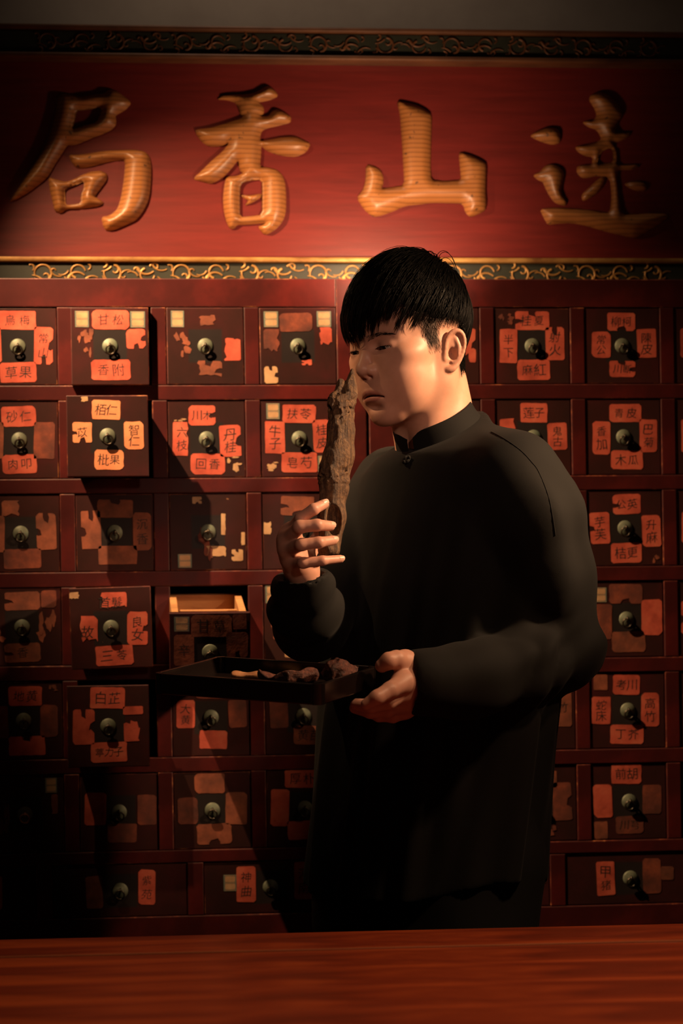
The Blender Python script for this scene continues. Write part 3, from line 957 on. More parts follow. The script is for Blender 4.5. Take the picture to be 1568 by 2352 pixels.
WD = {
 (0,1): ((108,1990,440,2106), [(189,2010,230,2091,'f'),(319,1997,361,2085,'o','紫苑')]),
 (0,2): ((474,1988,790,2106), [(551,1996,597,2082,'o','神曲'),(520,2015,551,2055,S),(689,1989,735,2078,'o','河南')]),
 (1,0): ((928,1976,1250,2090), [(1222,1998,1240,2038,'c'),(1010,1985,1055,2070,'o'),(1124,1985,1168,2070,'o')]),
 (1,1): ((1294,1970,1612,2084), [(1369,1985,1414,2068,'o','甲猪'),(1484,1980,1529,2066,'d'),(1529,2000,1561,2033,'f')]),
}
side_cache = {}
def drawer(cab, xc, zc, w, h, out, fr, labels, tiltx=0.0, rolly=0.0, knob=(0, 0), bright=False, body=False, yawz=0.0):
    o3 = np.array(cab.location)
    th = 0.013
    key = (round(w, 4), round(h, 4))
    if key not in side_cache:
        b = box_bm(-w / 2, w / 2, 0, th, -h / 2, h / 2, 0.0013, 2, bmat=1)
        me = bm_mesh('drawer', b)
        me.materials.append(M['drawer']); me.materials.append(M['worn'])
        side_cache[key] = me
    d = link('drawer', side_cache[key], cab)
    d.location = (xc - o3[0], 0.0022 - out - o3[1], zc - o3[2])
    d.rotation_euler = (tiltx, rolly, yawz)
    p = link('backplate', plate_me, d); p.location = (knob[0], 0, knob[1])
    p = link('ring_pull', ring_me2 if bright else ring_me, d); p.location = (knob[0], 0, knob[1])
    p.rotation_euler = (0, math.radians(rng.uniform(-8, 8)), 0)
    if body:
        bw, bh, bd, t = OPW * 0.925, min(h, OPW) * 0.70, 0.185, 0.011
        def part(name, *a):
            return box(name, *a, M['drawer_wood'], d, 0.0008)
        zl = h / 2 - 0.004 - bh
        part('side_board', -bw / 2, -bw / 2 + t, th, th + bd, zl, zl + bh)
        part('side_board', bw / 2 - t, bw / 2, th, th + bd, zl, zl + bh)
        part('back_board', -bw / 2 + t, bw / 2 - t, th + bd - t, th + bd, zl, zl + bh)
        part('bottom_board', -bw / 2 + t, bw / 2 - t, th, th + bd - t, zl, zl + 0.006)
        part('inner_board', -bw / 2 + t, bw / 2 - t, th, th + 0.006, zl + 0.0065, zl + bh - 0.010)
        part('middle_board', -bw / 2 + t, bw / 2 - t, th + 0.088, th + 0.095, zl + 0.0065, zl + bh - 0.010)
    for sp in labels:
        make_label(d, fr, w, sp)
    return d

for ci, cb in enumerate(CAB):
    for r in range(6):
        for c in range(5):
            kc = c - 1 if ci == 0 else c
            if ci == 0 and c == 0:
                spec = None
            else:
                spec = D.get((ci, r, kc))
            xc, zc = cb['cols'][c], rows[r]
            if spec is None:
                fr = (0, 0, 176, 176)
                labs = []
                q = random.Random(ci * 100 + r * 10 + c)
                for (a, b_, e, f_) in ((48, 8, 128, 52), (125, 48, 168, 126), (48, 124, 128, 168), (8, 48, 50, 126)):
                    labs.append((a + q.uniform(-3, 3), b_, e, f_, q.choice('ooofd'), '', q.choice(['', '', 'tl', 'br', 'r', 'l'])))
                drawer(cabs[ci], xc, zc, 0.1243, 0.1243, 0.0, fr, labs)
                continue
            fr, out, labs = spec
            if out > 0.01:
                c0 = P((fr[0] + fr[2]) / 2, (fr[1] + fr[3]) / 2, -out)
                a = P(fr[0], (fr[1] + fr[3]) / 2, -out); b2 = P(fr[2], (fr[1] + fr[3]) / 2, -out)
                w = h = b2[0] - a[0]
                tx, ry = 0.0, 0.0
                if (ci, r, kc) == (0, 3, 2):
                    tx = math.radians(12)
                    h = 0.124
                    top = P((fr[0] + fr[2]) / 2, fr[1], -out)
                    c0 = np.array([top[0], -out, top[2]]) + np.array([0, -math.sin(tx) * h / 2 * -1, -math.cos(tx) * h / 2])
                if (ci, r, kc) == (0, 3, 1):
                    tx, ry = math.radians(3), math.radians(-1.2)
                drawer(cabs[ci], c0[0], c0[2], w, h, out, fr, labs, tx, ry, body=True)
            else:
                drawer(cabs[ci], xc, zc, 0.1243, 0.1243, out, fr, labs, 0, math.radians(rng.uniform(-.3, .3)), bright=(ci, r, kc) == (0, 5, 0))
    for i, xc in enumerate(cb['wide']):
        spec = WD.get((ci, i))
        w, h = cb['wop'] - 0.002, OPH7 - 0.002
        if spec is None:
            drawer(cabs[ci], xc, z7, w, h, 0, (0, 0, 330, 116), [(85, 14, 128, 100, 'o'), (205, 14, 248, 100, 'o')])
        else:
            fr, labs = spec
            drawer(cabs[ci], xc, z7, w, h, 0, fr, labs)
# ------------------------------------------------------------------ counter in front
def wood_red():
    m, nt, bs = newmat('red_wood')
    v = coords(nt, (0.8, 3.4, 3.4))
    n = noise(nt, v, 2.4, 8, 0.6, 0.8)
    v2 = coords(nt, (0.7, 22.0, 22.0))
    n2 = noise(nt, v2, 4, 5, 0.6, 0.3)
    mx = nd(nt, 'ShaderNodeMath', operation='MULTIPLY_ADD')
    mx.inputs[1].default_value = 0.16
    nt.links.new(n2, mx.inputs[0]); nt.links.new(n, mx.inputs[2])
    nt.links.new(ramp(nt, mx.outputs[0], [(0.36, (0.045, 0.007, 0.0030)), (0.55, (0.19, 0.026, 0.0075)), (0.74, (0.42, 0.075, 0.016))]), bs.inputs['Base Color'])
    bs.inputs['Roughness'].default_value = 0.34
    bump(nt, bs, n2, 0.08, 0.001)
    return m
M['redwood'] = wood_red()
ZC = 0.80
ca = P(0, 2157, 0)   # the back edge runs through two pixels at counter height
def onz(px, py, z):
    u, v_ = px - CX, py - YH
    x, d = cr * u - sr * v_, sr * u + cr * v_
    dr = Fv + Rv * (x / FPX) - Uv * (d / FPX)
    return CAM + dr * ((z - CAM[2]) / dr[2])
e0, e1 = onz(0, 2158, ZC), onz(1568, 2121, ZC)
ang = math.atan2(e1[1] - e0[1], e1[0] - e0[0])
mid = (e0 + e1) / 2
g0 = onz(784, 2178, ZC)
counter = empty('shop_counter', (mid[0], mid[1], 0))
counter.rotation_euler = (0, 0, ang)
tag(counter, 'polished red wood counter with a border board, across the front of the cabinets', 'counter')
Lc = 1.5
bw = abs((g0 - mid) @ np.array([-math.sin(ang), math.cos(ang), 0]))
def kbox(name, x0, x1, y0, y1, z0, z1, bev=0.003):
    return box(name, x0, x1, y0, y1, z0, z1, M['redwood'], counter, bev)
kbox('border_board', -Lc, Lc, -bw, 0.0, ZC - 0.03, ZC, 0.003)
n_b = 5
M['glint'] = mat_noise('glint_finish', [(0.3, (0.20, 0.06, 0.03)), (0.7, (0.28, 0.09, 0.04))], nscale=8, rough=0.16, bstr=0)
bd = 0.155
for i in range(n_b):
    kbox('top_board', -Lc, Lc, -bw - 0.0052 - bd * (i + 1) + 0.0004, -bw - 0.0052 - bd * i, ZC - 0.03, ZC - 0.0015, 0.0008)
glint = box('glint_strip', -Lc, Lc, -bw - 0.0045, -bw - 0.0010, ZC - 0.02, ZC + 0.0008, M['glint'], counter, 0.0014)  # added glossy strip, stands in for the highlight along the groove edge
ybk = -bw - bd * n_b
kbox('apron', -Lc + 0.05, Lc - 0.05, -0.05, -0.03, ZC - 0.14, ZC - 0.0302)
kbox('apron', -Lc + 0.05, Lc - 0.05, ybk + 0.03, ybk + 0.05, ZC - 0.14, ZC - 0.0302)
for sx in (-1, 1):
    for (a, b_) in ((-0.115, -0.051), (ybk + 0.051, ybk + 0.115)):
        xx = sx * (Lc - 0.09)
        kbox('leg', xx - 0.032, xx + 0.032, a, b_, 0.0, ZC - 0.0302)

# ------------------------------------------------------------------ tray
M['lacq_black'] = mat_noise('black_lacquer', [(0.3, (0.006, 0.004, 0.004)), (0.7, (0.011, 0.007, 0.006))], nscale=6, rough=0.22, bstr=0.02)
pN = P(737, 1572, -0.830)
pL = P(350, 1546, -0.720)
pR = P(914, 1533, -0.672)
ex = pL - pN; lx = np.linalg.norm(ex); ex /= lx
ey = pR - pN; ey -= ex * (ey @ ex); ly = np.linalg.norm(ey); ey /= ly
ez = np.cross(ex, ey)
if ez[2] < 0:
    ez = -ez
tc_ = pN + ex * lx / 2 + ey * ly / 2
HT = 0.027
Mt = Matrix(((ex[0], ey[0], ez[0], 0), (ex[1], ey[1], ez[1], 0), (ex[2], ey[2], ez[2], 0), (0, 0, 0, 1)))
flip = np.linalg.det(np.stack([ex, ey, ez])) < 0
if flip:
    ex_, ey_ = ey, ex
    lx, ly = ly, lx
    ex, ey = ex_, ey_
    Mt = Matrix(((ex[0], ey[0], ez[0], 0), (ex[1], ey[1], ez[1], 0), (ex[2], ey[2], ez[2], 0), (0, 0, 0, 1)))
tb = tc_ - ez * HT
tray = empty('serving_tray', tb)
tray.matrix_world = Matrix.Translation(Vector(tb)) @ Mt
tag(tray, 'black lacquer serving tray holding dark wood pieces, gripped by the man', 'tray')
def tbox(name, *a, bev=0.0015):
    return box(name, *a, M['lacq_black'], tray, bev)
wt = 0.006
tbox('tray_bottom', -lx / 2 + wt, lx / 2 - wt, -ly / 2 + wt, ly / 2 - wt, 0.002, 0.006, bev=0.0)
# four side boards with rounded corner posts
rc = 0.012
for s in (-1, 1):
    tbox('tray_side', -lx / 2 + rc, lx / 2 - rc, s * ly / 2 - (wt if s > 0 else 0), s * ly / 2 + (0 if s > 0 else wt), 0.0, HT)
    tbox('tray_side', s * lx / 2 - (wt if s > 0 else 0), s * lx / 2 + (0 if s > 0 else wt), -ly / 2 + rc, ly / 2 - rc, 0.0, HT)
for sx in (-1, 1):
    for sy in (-1, 1):
        V, F = [], []
        n = 8
        for i in range(n + 1):
            a = math.pi / 2 * i / n
            for rr in (rc, rc - wt):
                for z in (0.0, HT):
                    V.append((sx * (lx / 2 - rc + rr * math.cos(a)), sy * (ly / 2 - rc + rr * math.sin(a)), z))
        for i in range(n):
            a, b_ = i * 4, (i + 1) * 4
            for q in ((a, b_, b_ + 1, a + 1), (a + 2, a + 3, b_ + 3, b_ + 2), (a + 1, b_ + 1, b_ + 3, a + 3), (a, a + 2, b_ + 2, b_)):
                F.append(q if sx * sy > 0 else q[::-1])
        link('tray_corner', mesh_py('tray_corner', V, F, False), tray, M['lacq_black'])

# ------------------------------------------------------------------ pieces of wood
def bark(name, a, b, c, ns=(30, 30, 4), rough=0.5, bstr=0.6, sc=30):
    m, nt, bs = newmat(name)
    v = coords(nt, ns)
    n = noise(nt, v, 1.0, 8, 0.68, 0.6)
    v2 = coords(nt, (1, 1, 1))
    n2 = noise(nt, v2, sc, 6, 0.7)
    ad = nd(nt, 'ShaderNodeMath', operation='MULTIPLY_ADD'); ad.inputs[1].default_value = 0.6
    nt.links.new(n2, ad.inputs[0]); nt.links.new(n, ad.inputs[2])
    nt.links.new(ramp(nt, ad.outputs[0], [(0.5, a), (0.78, b), (1.08, c)]), bs.inputs['Base Color'])
    bs.inputs['Roughness'].default_value = rough
    bump(nt, bs, ad.outputs[0], bstr, 0.003)
    return m
M['agar'] = bark('agarwood', (0.020, 0.0085, 0.004), (0.080, 0.036, 0.014), (0.26, 0.14, 0.058), (230, 230, 14), 0.55, 1.0, 240)
M['resin'] = bark('resinous_wood', (0.018, 0.004, 0.003), (0.070, 0.015, 0.009), (0.20, 0.055, 0.028), (160, 160, 160), 0.5, 1.0, 300)
M['palewood'] = bark('pale_wood', (0.20, 0.08, 0.035), (0.36, 0.16, 0.07), (0.46, 0.24, 0.11), (25, 120, 120), 0.6, 0.4, 120)

# the upright piece that is smelled
YB, YT = -0.612, -0.560
def wp(px, py):
    f = (1285 - py) / (1285 - 845)
    return P(px, py, YB + (YT - YB) * f)
lo = np.array([P(730, 1290, -0.6)[0] - 0.01, -0.66, P(760, 1295, -0.6)[2] - 0.005])
hi = np.array([P(830, 1290, -0.6)[0] + 0.01, -0.51, P(760, 840, -0.6)[2] + 0.01])
X, Y, Z = grid(lo, hi, 0.0016)
k = 1 / 1690.0
pts = [(757, 1262, 27), (763, 1190, 30), (768, 1120, 31), (777, 1050, 31), (781, 985, 29), (780, 935, 24)]
f = sd_chain(X, Y, Z, [wp(a, b) for a, b, _ in pts], [r * k for *_, r in pts], 0.012)
# flat cut at the lower end
zc0 = wp(760, 1279)
f = smax(f, zc0[2] - Z + 0.10 * (X - zc0[0]), 0.002)
# long splinter rising to the nose, stub beside it, flake on the left
f = smin(f, sd_chain(X, Y, Z, [wp(790, 960), wp(803, 905), wp(809, 851)], [.0105, .0085, .0028], 0.004), 0.006)
f = smin(f, sd_chain(X, Y, Z, [wp(770, 950), wp(769, 920)], [.0095, .0100], 0.003), 0.003)
f = smin(f, sd_cone(X, Y, Z, wp(775, 920), wp(783, 878), .0055, .0038), 0.003)
f = smin(f, sd_cone(X, Y, Z, wp(758, 975), wp(757, 1010), .005, .0045), 0.0025)
f = smin(f, sd_cone(X, Y, Z, wp(750, 1075), wp(743, 1175), .0085, .011), 0.006)
f = smax(f, Z - wp(800, 1068)[2] - 0.0 + 0 * X - 1.0, 0.001)
# hollow knot hole near the fingers
kh = wp(765, 1196); kh[1] -= 0.017
f = smax(f, -sd_ell(X, Y, Z, kh, (0.0085, 0.013, 0.020)), 0.002)
rimv = sd_ell(X, Y, Z, kh, (0.0098, 0.014, 0.0215))
# step ring where the bark starts
zs = wp(780, 1112)[2]
f = f + np.where(Z > zs, 0.0, 0.0012).astype(np.float32)
pit = wave_noise(X, Y, Z, 520, 4, 2)
band = np.exp(-((Z - wp(780, 1090)[2]) / 0.012) ** 2) + np.exp(-((Z - wp(780, 935)[2]) / 0.022) ** 2)
f = f + 0.0032 * band * np.clip(pit, -0.4, 1.2)
f = f + 0.0007 * wave_noise(X, Y, Z * 0.12, 480, 9, 2) + 0.0015 * wave_noise(X, Y, Z, 60, 3, 2)
v, q = surfnets(f, lo, 0.0016)
c = v.mean(0)
o = link('fragrant_wood', mesh_np('fragrant_wood', v - c, q, True), None, M['agar'])
o.location = c
tag(o, 'upright gnarled brown piece of fragrant wood with a knot hole, held to the nose', 'wood piece')

# the pieces lying in the tray
def tray_pt(px, py, up=0.0):
    """point on the inside of the tray along a pixel ray"""
    u, w_ = px - CX, py - YH
    x, d = cr * u - sr * w_, sr * u + cr * w_
    dr = Fv + Rv * (x / FPX) - Uv * (d / FPX)
    p0 = tb + ez * (0.006 + up)
    return CAM + dr * (((p0 - CAM) @ ez) / (dr @ ez))
tz = lambda X, Y, Z: (X - tb[0]) * ez[0] + (Y - tb[1]) * ez[1] + (Z - tb[2]) * ez[2] - 0.0062
def tloc(a, b, h):
    return tb + ex * a + ey * b + ez * (0.006 + h)
def chunk(name, pts, rad, flat, seed, mat, label, amp=0.004, h=0.0018):
    pw = np.array(pts)
    m = max(rad) + 0.012
    lo, hi = pw.min(0) - m, pw.max(0) + m
    X, Y, Z = grid(lo, hi, h)
    f = sd_chain(X, Y, Z, pts, rad, 0.008)
    wn = wave_noise(X, Y, Z, 110, seed, 2)
    f = f + amp * (np.abs(wn) * 1.3 - 0.5) + 0.0012 * np.abs(wave_noise(X * 0.5, Y, Z, 420, seed + 2, 2))
    hgt = tz(X, Y, Z)
    f = smax(f, np.maximum(-hgt, hgt - flat * (0.75 + 0.45 * wave_noise(X, Y, Z * 0.2, 70, seed + 5, 2))), 0.002)
    v, q = surfnets(f, lo, h)
    c = v.mean(0)
    o = link(name, mesh_np(name, v - c, q, True), None, mat)
    o.location = c
    return tag(o, label, 'wood piece', 'pieces of wood in the tray')
# in-tray coordinates: solve from pixels so that each lies on the tray floor
def tp(px, py, h):
    return tray_pt(px, py, h)
chunk('wood_chip', [tp(620, 1549, .012), tp(660, 1546, .014), tp(705, 1547, .012)], [.017, .021, .015], .019, 3, M['resin'],
      'dark reddish brown flat chip of resinous wood lying mid tray')
chunk('wood_chip', [tp(735, 1546, .014), tp(775, 1540, .020), tp(806, 1536, .018)], [.010, .013, .008], .038, 8, M['resin'],
      'tallest dark red curled chunk of wood in the tray beside the thumb', 0.006)
chunk('wood_chip', [tp(545, 1549, .006), tp(600, 1551, .006), tp(625, 1552, .005)], [.009, .012, .008], .010, 12, M['palewood'],
      'pale tan sliver of wood lying flat in the tray', 0.002)
# ------------------------------------------------------------------ the man
def skin_mat():
    m, nt, bs = newmat('skin')
    at = nd(nt, 'ShaderNodeVertexColor', layer_name='tint')
    v = coords(nt)
    n = noise(nt, v, 60, 5, 0.6)
    mx = nd(nt, 'ShaderNodeMix', data_type='RGBA', blend_type='MULTIPLY')
    mx.inputs['Factor'].default_value = 1.0
    nt.links.new(at.outputs[0], mx.inputs[6])
    nt.links.new(ramp(nt, n, [(0.3, (0.90, 0.87, 0.86)), (0.7, (1.0, 1.0, 1.0))]), mx.inputs[7])
    nt.links.new(mx.outputs[2], bs.inputs['Base Color'])
    bs.inputs['Roughness'].default_value = 0.46
    bs.inputs['Specular IOR Level'].default_value = 0.4
    bs.inputs['Subsurface Weight'].default_value = 0.12
    bs.inputs['Subsurface Radius'].default_value = (0.010, 0.0035, 0.0018)
    bs.inputs['Subsurface Scale'].default_value = 0.6
    bump(nt, bs, noise(nt, v, 700, 3, 0.6), 0.06, 0.0006)
    return m
M['skin'] = skin_mat()
SKIN = np.array([0.62, 0.335, 0.235])
LIP = np.array([0.42, 0.155, 0.12])
EARC = np.array([0.60, 0.30, 0.22])
STUB = np.array([0.075, 0.05, 0.038])

TH_, PI_ = math.radians(56), math.radians(11)
Fh = np.array([-math.sin(TH_) * math.cos(PI_), -math.cos(TH_) * math.cos(PI_), -math.sin(PI_)])
Lh = np.array([math.cos(TH_), -math.sin(TH_), 0.0])
Uh = np.cross(Fh, Lh)
YO = -0.44
HO = P(842, 801, YO + 0.082 * Fh[1]) - 0.082 * Fh          # origin: ear axis, eye height
CM = 0.01
def to_world(p):
    p = np.asarray(p, float) * CM
    return HO + p[..., 0:1] * Fh + p[..., 1:2] * Lh + p[..., 2:3] * Uh
def to_head(w):
    d = (np.asarray(w) - HO) / CM
    return np.stack([d @ Fh, d @ Lh, d @ Uh], -1)

HS = 0.15
lo, hi = (-12.5, -9.2, -21.0), (11.9, 9.2, 13.2)
A, B, C = grid(lo, hi, HS)                      # forward, left, up in cm
Bm = np.abs(B)
neck_b = to_head(P(1018, 1045, -0.415))         # base of the neck
neck_t = np.array([-2.6, 0.0, -4.5])
def smooth_pts(p):
    p = np.asarray(p, float); n = len(p)
    t = np.linspace(0, n - 1, 2 * n - 1)
    i = np.clip(np.floor(t).astype(int), 0, n - 2); s = (t - i)
    if p.ndim > 1: s = s[:, None]
    p0, p1, p2, p3 = p[np.maximum(i - 1, 0)], p[i], p[i + 1], p[np.minimum(i + 2, n - 1)]
    return 0.5 * (2 * p1 + (p2 - p0) * s + (2 * p0 - 5 * p1 + 4 * p2 - p3) * s ** 2 + (3 * p1 - p0 - 3 * p2 + p3) * s ** 3)
def build_head():
    f = sd_ell(A, B, C, (-0.9, 0, 3.5), (8.9, 7.3, 8.4))                       # cranium
    f = smin(f, sd_ell(A, B, C, (2.6, 0, -1.0), (6.05, 6.15, 7.6)), 2.2)       # face mass
    f = smin(f, sd_ell(A, B, C, (3.3, 0, -5.8), (4.9, 4.7, 4.9)), 1.8)         # lower face
    f = smin(f, sd_cone(A, Bm, C, (0.2, 4.75, -6.0), (5.9, 1.9, -9.2), 1.35, 1.25), 2.0)   # jaw line
    f = smin(f, sd_cone(A, Bm, C, (-0.6, 5.4, -1.6), (0.2, 4.9, -6.0), 1.2, 1.3), 2.0)     # ramus
    f = smin(f, sd_ell(A, B, C, (6.7, 0, -9.6), (1.75, 2.2, 1.6)), 1.6)        # chin
    f = smin(f, sd_ell(A, Bm, C, (5.0, 3.4, -3.6), (2.7, 2.6, 3.0)), 2.4)      # cheek
    f = smin(f, sd_ell(A, Bm, C, (4.0, 3.3, -6.0), (3.1, 2.35, 3.2)), 2.4)
    f = smin(f, sd_ell(A, Bm, C, (4.4, 4.9, -1.5), (2.4, 1.6, 1.2)), 1.6)      # cheek bone
    f = smin(f, sd_cone(A, Bm, C, (7.75, 1.0, 1.65), (6.1, 4.1, 1.55), 0.75, 0.62), 2.0)   # brow
    f = smin(f, sd_ell(A, B, C, (7.2, 0, -6.1), (1.75, 2.8, 2.7)), 1.6)        # muzzle
    # eye sockets, lids
    f = smax(f, -sd_ell(A, Bm, C, (8.75, 3.15, 0.10), (1.15, 1.55, 0.75)), 0.9)
    f = smin(f, sd_ell(A, Bm, C, (6.75, 3.15, -0.05), (1.36, 1.50, 1.30)), 0.5)
    # nose
    f = smin(f, sd_cone(A, B, C, (7.75, 0, 0.7), (9.45, 0, -2.3), 0.62, 0.80), 0.9)
    f = smin(f, sd_ell(A, B, C, (9.55, 0, -2.85), (1.02, 0.95, 0.84)), 0.7)
    f = smin(f, sd_ell(A, Bm, C, (8.5, 1.15, -3.15), (1.10, 0.62, 0.72)), 0.60)
    f = smin(f, sd_ell(A, B, C, (8.8, 0, -3.55), (0.9, 0.42, 0.60)), 0.4)
    f = smax(f, -sd_ell(A, Bm, C, (9.10, 0.66, -3.98), (0.55, 0.30, 0.36)), 0.25)
    # lips
    up = sd_ell(A, B, C, (8.15, 0, -6.15), (0.88, 2.05, 0.46))
    f = smin(f, up, 0.45)
    f = smin(f, sd_ell(A, Bm, C, (8.45, 0.45, -6.02), (0.72, 0.65, 0.40)), 0.4)
    f = smin(f, sd_ell(A, B, C, (8.10, 0, -7.20), (0.95, 1.80, 0.56)), 0.45)
    ml = -6.62 - 0.085 * Bm * Bm
    groove = np.sqrt((np.maximum(Bm - 2.15, 0)) ** 2 + ((C - ml) / 0.9) ** 2 + (np.maximum(8.35 - 0.30 * Bm - A, 0)) ** 2) - 0.13
    f = smax(f, -groove, 0.22)
    f = smax(f, -sd_ell(A, B, C, (9.3, 0, -8.35), (1.25, 1.9, 0.50)), 0.7)     # below the lower lip
    # eye slit, half closed and looking down
    slit = -0.28 - 0.05 * (Bm - 3.1) ** 2 + 0.06 * (Bm - 3.1)
    op = np.sqrt((np.maximum(np.abs(Bm - 3.15) - 1.05, 0)) ** 2 * 1.2 + ((C - slit) * 1.0) ** 2) - (0.205 - 0.09 * ((Bm - 3.15) / 1.2) ** 2)
    op = np.maximum(op, 6.9 - A)
    f = smax(f, -op, 0.10)
    # crease above the lid
    if False: cr_ = np.sqrt((np.maximum(np.abs(Bm - 3.2) - 1.0, 0)) ** 2 + (C - (0.42 - 0.10 * (Bm - 3.15) ** 2)) ** 2 + np.maximum(7.1 - A, 0) ** 2) - 0.05
    # neck
    f = smin(f, sd_cone(A, B, C, neck_t, neck_b, 5.3, 5.6), 2.6)
    f = smin(f, sd_cone(A, Bm, C, (-1.2, 5.2, -4.5), neck_b + np.array([5.2, 1.2, 0.5]), 1.1, 1.0), 2.4)   # neck muscle
    # ear: shell that leans away from the skull
    ec = np.array([-1.0, 7.15, -2.2])
    def ep(a, c, out):                          # ear plane coordinates (back, up, out)
        return ec + np.array([-a * 0.93, 0.40 * a + out, c]) + np.array([-0.20 * c, 0.10 * c, 0])
    disk = sd_ell(A + 0.20 * (C - ec[2]), Bm - 0.40 * -(A - ec[0]) * 0.9 - 0.1 * (C - ec[2]), C, (ec[0] - 0.35, ec[1] + 0.05, ec[2] + 0.15), (1.45, 0.34, 2.55))
    f = smin(f, disk, 0.30)
    t = np.linspace(-0.25, 1.0, 13)
    hel = []
    for s in np.linspace(0, 1, 13):
        a = math.radians(-150 + 285 * s)        # from the crus over the top and down the back
        hel.append(ep(0.30 + 1.45 * math.sin(a + math.radians(0)) , 0.25 + 2.35 * math.cos(a), 0.30))
    hel = [ep(-0.75, -0.3, 0.05), ep(-1.0, 0.6, 0.2), ep(-0.95, 1.6, 0.30), ep(-0.45, 2.35, 0.36), ep(0.35, 2.65, 0.40), ep(1.15, 2.25, 0.42),
           ep(1.62, 1.3, 0.42), ep(1.68, 0.2, 0.40), ep(1.42, -0.9, 0.36), ep(0.95, -1.8, 0.32), ep(0.25, -2.45, 0.28), ep(-0.45, -2.55, 0.16)]
    rr = [.22, .26, .28, .30, .31, .31, .30, .28, .27, .31, .44, .46]
    f = smin(f, sd_chain(A, Bm, C, smooth_pts(hel), smooth_pts(rr), 0.3), 0.25)
    anti = [ep(0.45, 1.55, 0.25), ep(0.85, 0.7, 0.30), ep(0.95, -0.2, 0.32), ep(0.70, -1.1, 0.30), ep(0.15, -1.55, 0.25)]
    f = smin(f, sd_chain(A, Bm, C, smooth_pts(anti), smooth_pts([.24, .28, .28, .26, .24]), 0.3), 0.28)
    con = ep(-0.05, -0.45, 0.55)
    f = smax(f, -sd_ell(A, Bm, C, con, (0.62, 0.75, 0.95)), 0.25)
    f = smin(f, sd_cone(A, Bm, C, ep(-0.95, -0.2, 0.1), ep(-0.9, -1.0, 0.1), .30, .34), 0.3)
    return f.astype(np.float32)
fh_ = build_head()
hv, hq = surfnets(fh_, lo, HS)
del fh_
# colour of the skin by place on the head
a, b, c = hv[:, 0], hv[:, 1], hv[:, 2]
bm_ = np.abs(b)
tint = np.tile(SKIN, (len(hv), 1))
def blend(w, colr):
    global tint
    w = np.clip(w, 0, 1)[:, None]
    tint = tint * (1 - w) + colr * w
lipm = np.clip((1.06 - np.sqrt((bm_ / 2.1) ** 2 + ((c + 6.70) / 0.95) ** 2)) * 5, 0, 1) * (a > 6.5)
blend(lipm * 0.85, LIP)
blend(np.exp(-((a - 5.5) / 2.2) ** 2 - ((bm_ - 3.6) / 2.2) ** 2 - ((c + 2.8) / 2.0) ** 2) * 0.25, np.array([0.60, 0.28, 0.20]))
blend(np.exp(-((c - 1.45 - 0.25 * np.sin((bm_ - 1.2) * 0.8)) / 0.42) ** 2) * np.clip((bm_ - 0.9) / 0.6, 0, 1) * np.clip((4.9 - bm_) / 1.2, 0, 1) * (a > 4) * 0.5, np.array([0.14, 0.075, 0.05]))
blend(np.clip((bm_ - 7.35) / 0.3, 0, 1) * (a < 1.0) * (c < 1.2) * (c > -5.4) * 0.6, EARC)
def hairline(a, c):
    """>0 where short hair covers the skin: sideburn, fade above and behind the ear, nape"""
    side = (c - (1.2 + 0.10 * a) ) / 1.2
    burn = np.minimum((c + 2.2) / 1.5, np.minimum((a - 0.3) / 0.6, (3.4 + 0.25 * c - a) / 0.9))
    back = np.minimum((-3.0 - a) / 0.8, (c + 5.6 + 0.35 * (a + 6)) / 1.8)
    return np.maximum(np.maximum(np.where(a < 4.2 - 0.3 * np.maximum(2 - c, 0), side, -1), burn), back)
blend(np.clip(hairline(a, c), 0, 1) * (bm_ < 9) * np.where((bm_ > 7.6) & (c < 1.6) & (a > -3.4), 0, 1) * 0.92, STUB)
head_v, head_q, head_t = to_world(hv), hq, tint

# ---- hands -------------------------------------------------------------
def hand(chains, palm, h=0.0013, kf=0.0035, kp=0.010, extra=None):
    allp = np.array([p for ch in chains for p in ch[0]] + [p for ch in palm for p in ch[0]])
    lo, hi = allp.min(0) - 0.03, allp.max(0) + 0.03
    X, Y, Z = grid(lo, hi, h)
    f = None
    for pts, rad in palm:
        g = sd_chain(X, Y, Z, pts, rad, 0.006)
        f = g if f is None else smin(f, g, 0.014)
    fi = None
    for pts, rad in chains:
        g = sd_chain(X, Y, Z, pts, rad, 0.0035)
        fi = g if fi is None else smin(fi, g, kf)
    f = smin(f, fi, kp)
    v, q = surfnets(f.astype(np.float32), lo, h)
    return v, q

k_ = 1.0
# his right hand around the upright wood
RH = [([P(668, 1222, -.624), P(691, 1190, -.655), P(720, 1170, -.662), P(744, 1158, -.648)], [.0098, .0082, .0074, .0066]),
      ([P(658, 1238, -.630), P(688, 1210, -.668), P(728, 1206, -.671), P(758, 1208, -.652)], [.0102, .0086, .0078, .0068]),
      ([P(661, 1262, -.628), P(692, 1251, -.668), P(732, 1246, -.670), P(765, 1241, -.652)], [.0100, .0082, .0074, .0064]),
      ([P(671, 1288, -.618), P(696, 1293, -.652), P(740, 1288, -.654), P(781, 1284, -.640)], [.0092, .0073, .0064, .0055]),
      ([P(690, 1300, -.590), P(712, 1262, -.575), P(738, 1226, -.570), P(758, 1196, -.574)], [.0135, .0112, .0098, .0080])]
RP = [([P(668, 1222, -.622), P(688, 1290, -.592)], [.0125, .0150]),
      ([P(660, 1242, -.624), P(690, 1300, -.592)], [.0130, .0160]),
      ([P(662, 1265, -.622), P(692, 1310, -.594)], [.0128, .0165]),
      ([P(671, 1288, -.614), P(695, 1318, -.594)], [.0120, .0165]),
      ([P(693, 1308, -.592), P(700, 1348, -.578), P(706, 1400, -.540)], [.0205, .0195, .024])]
rv, rq = hand(RH, RP)
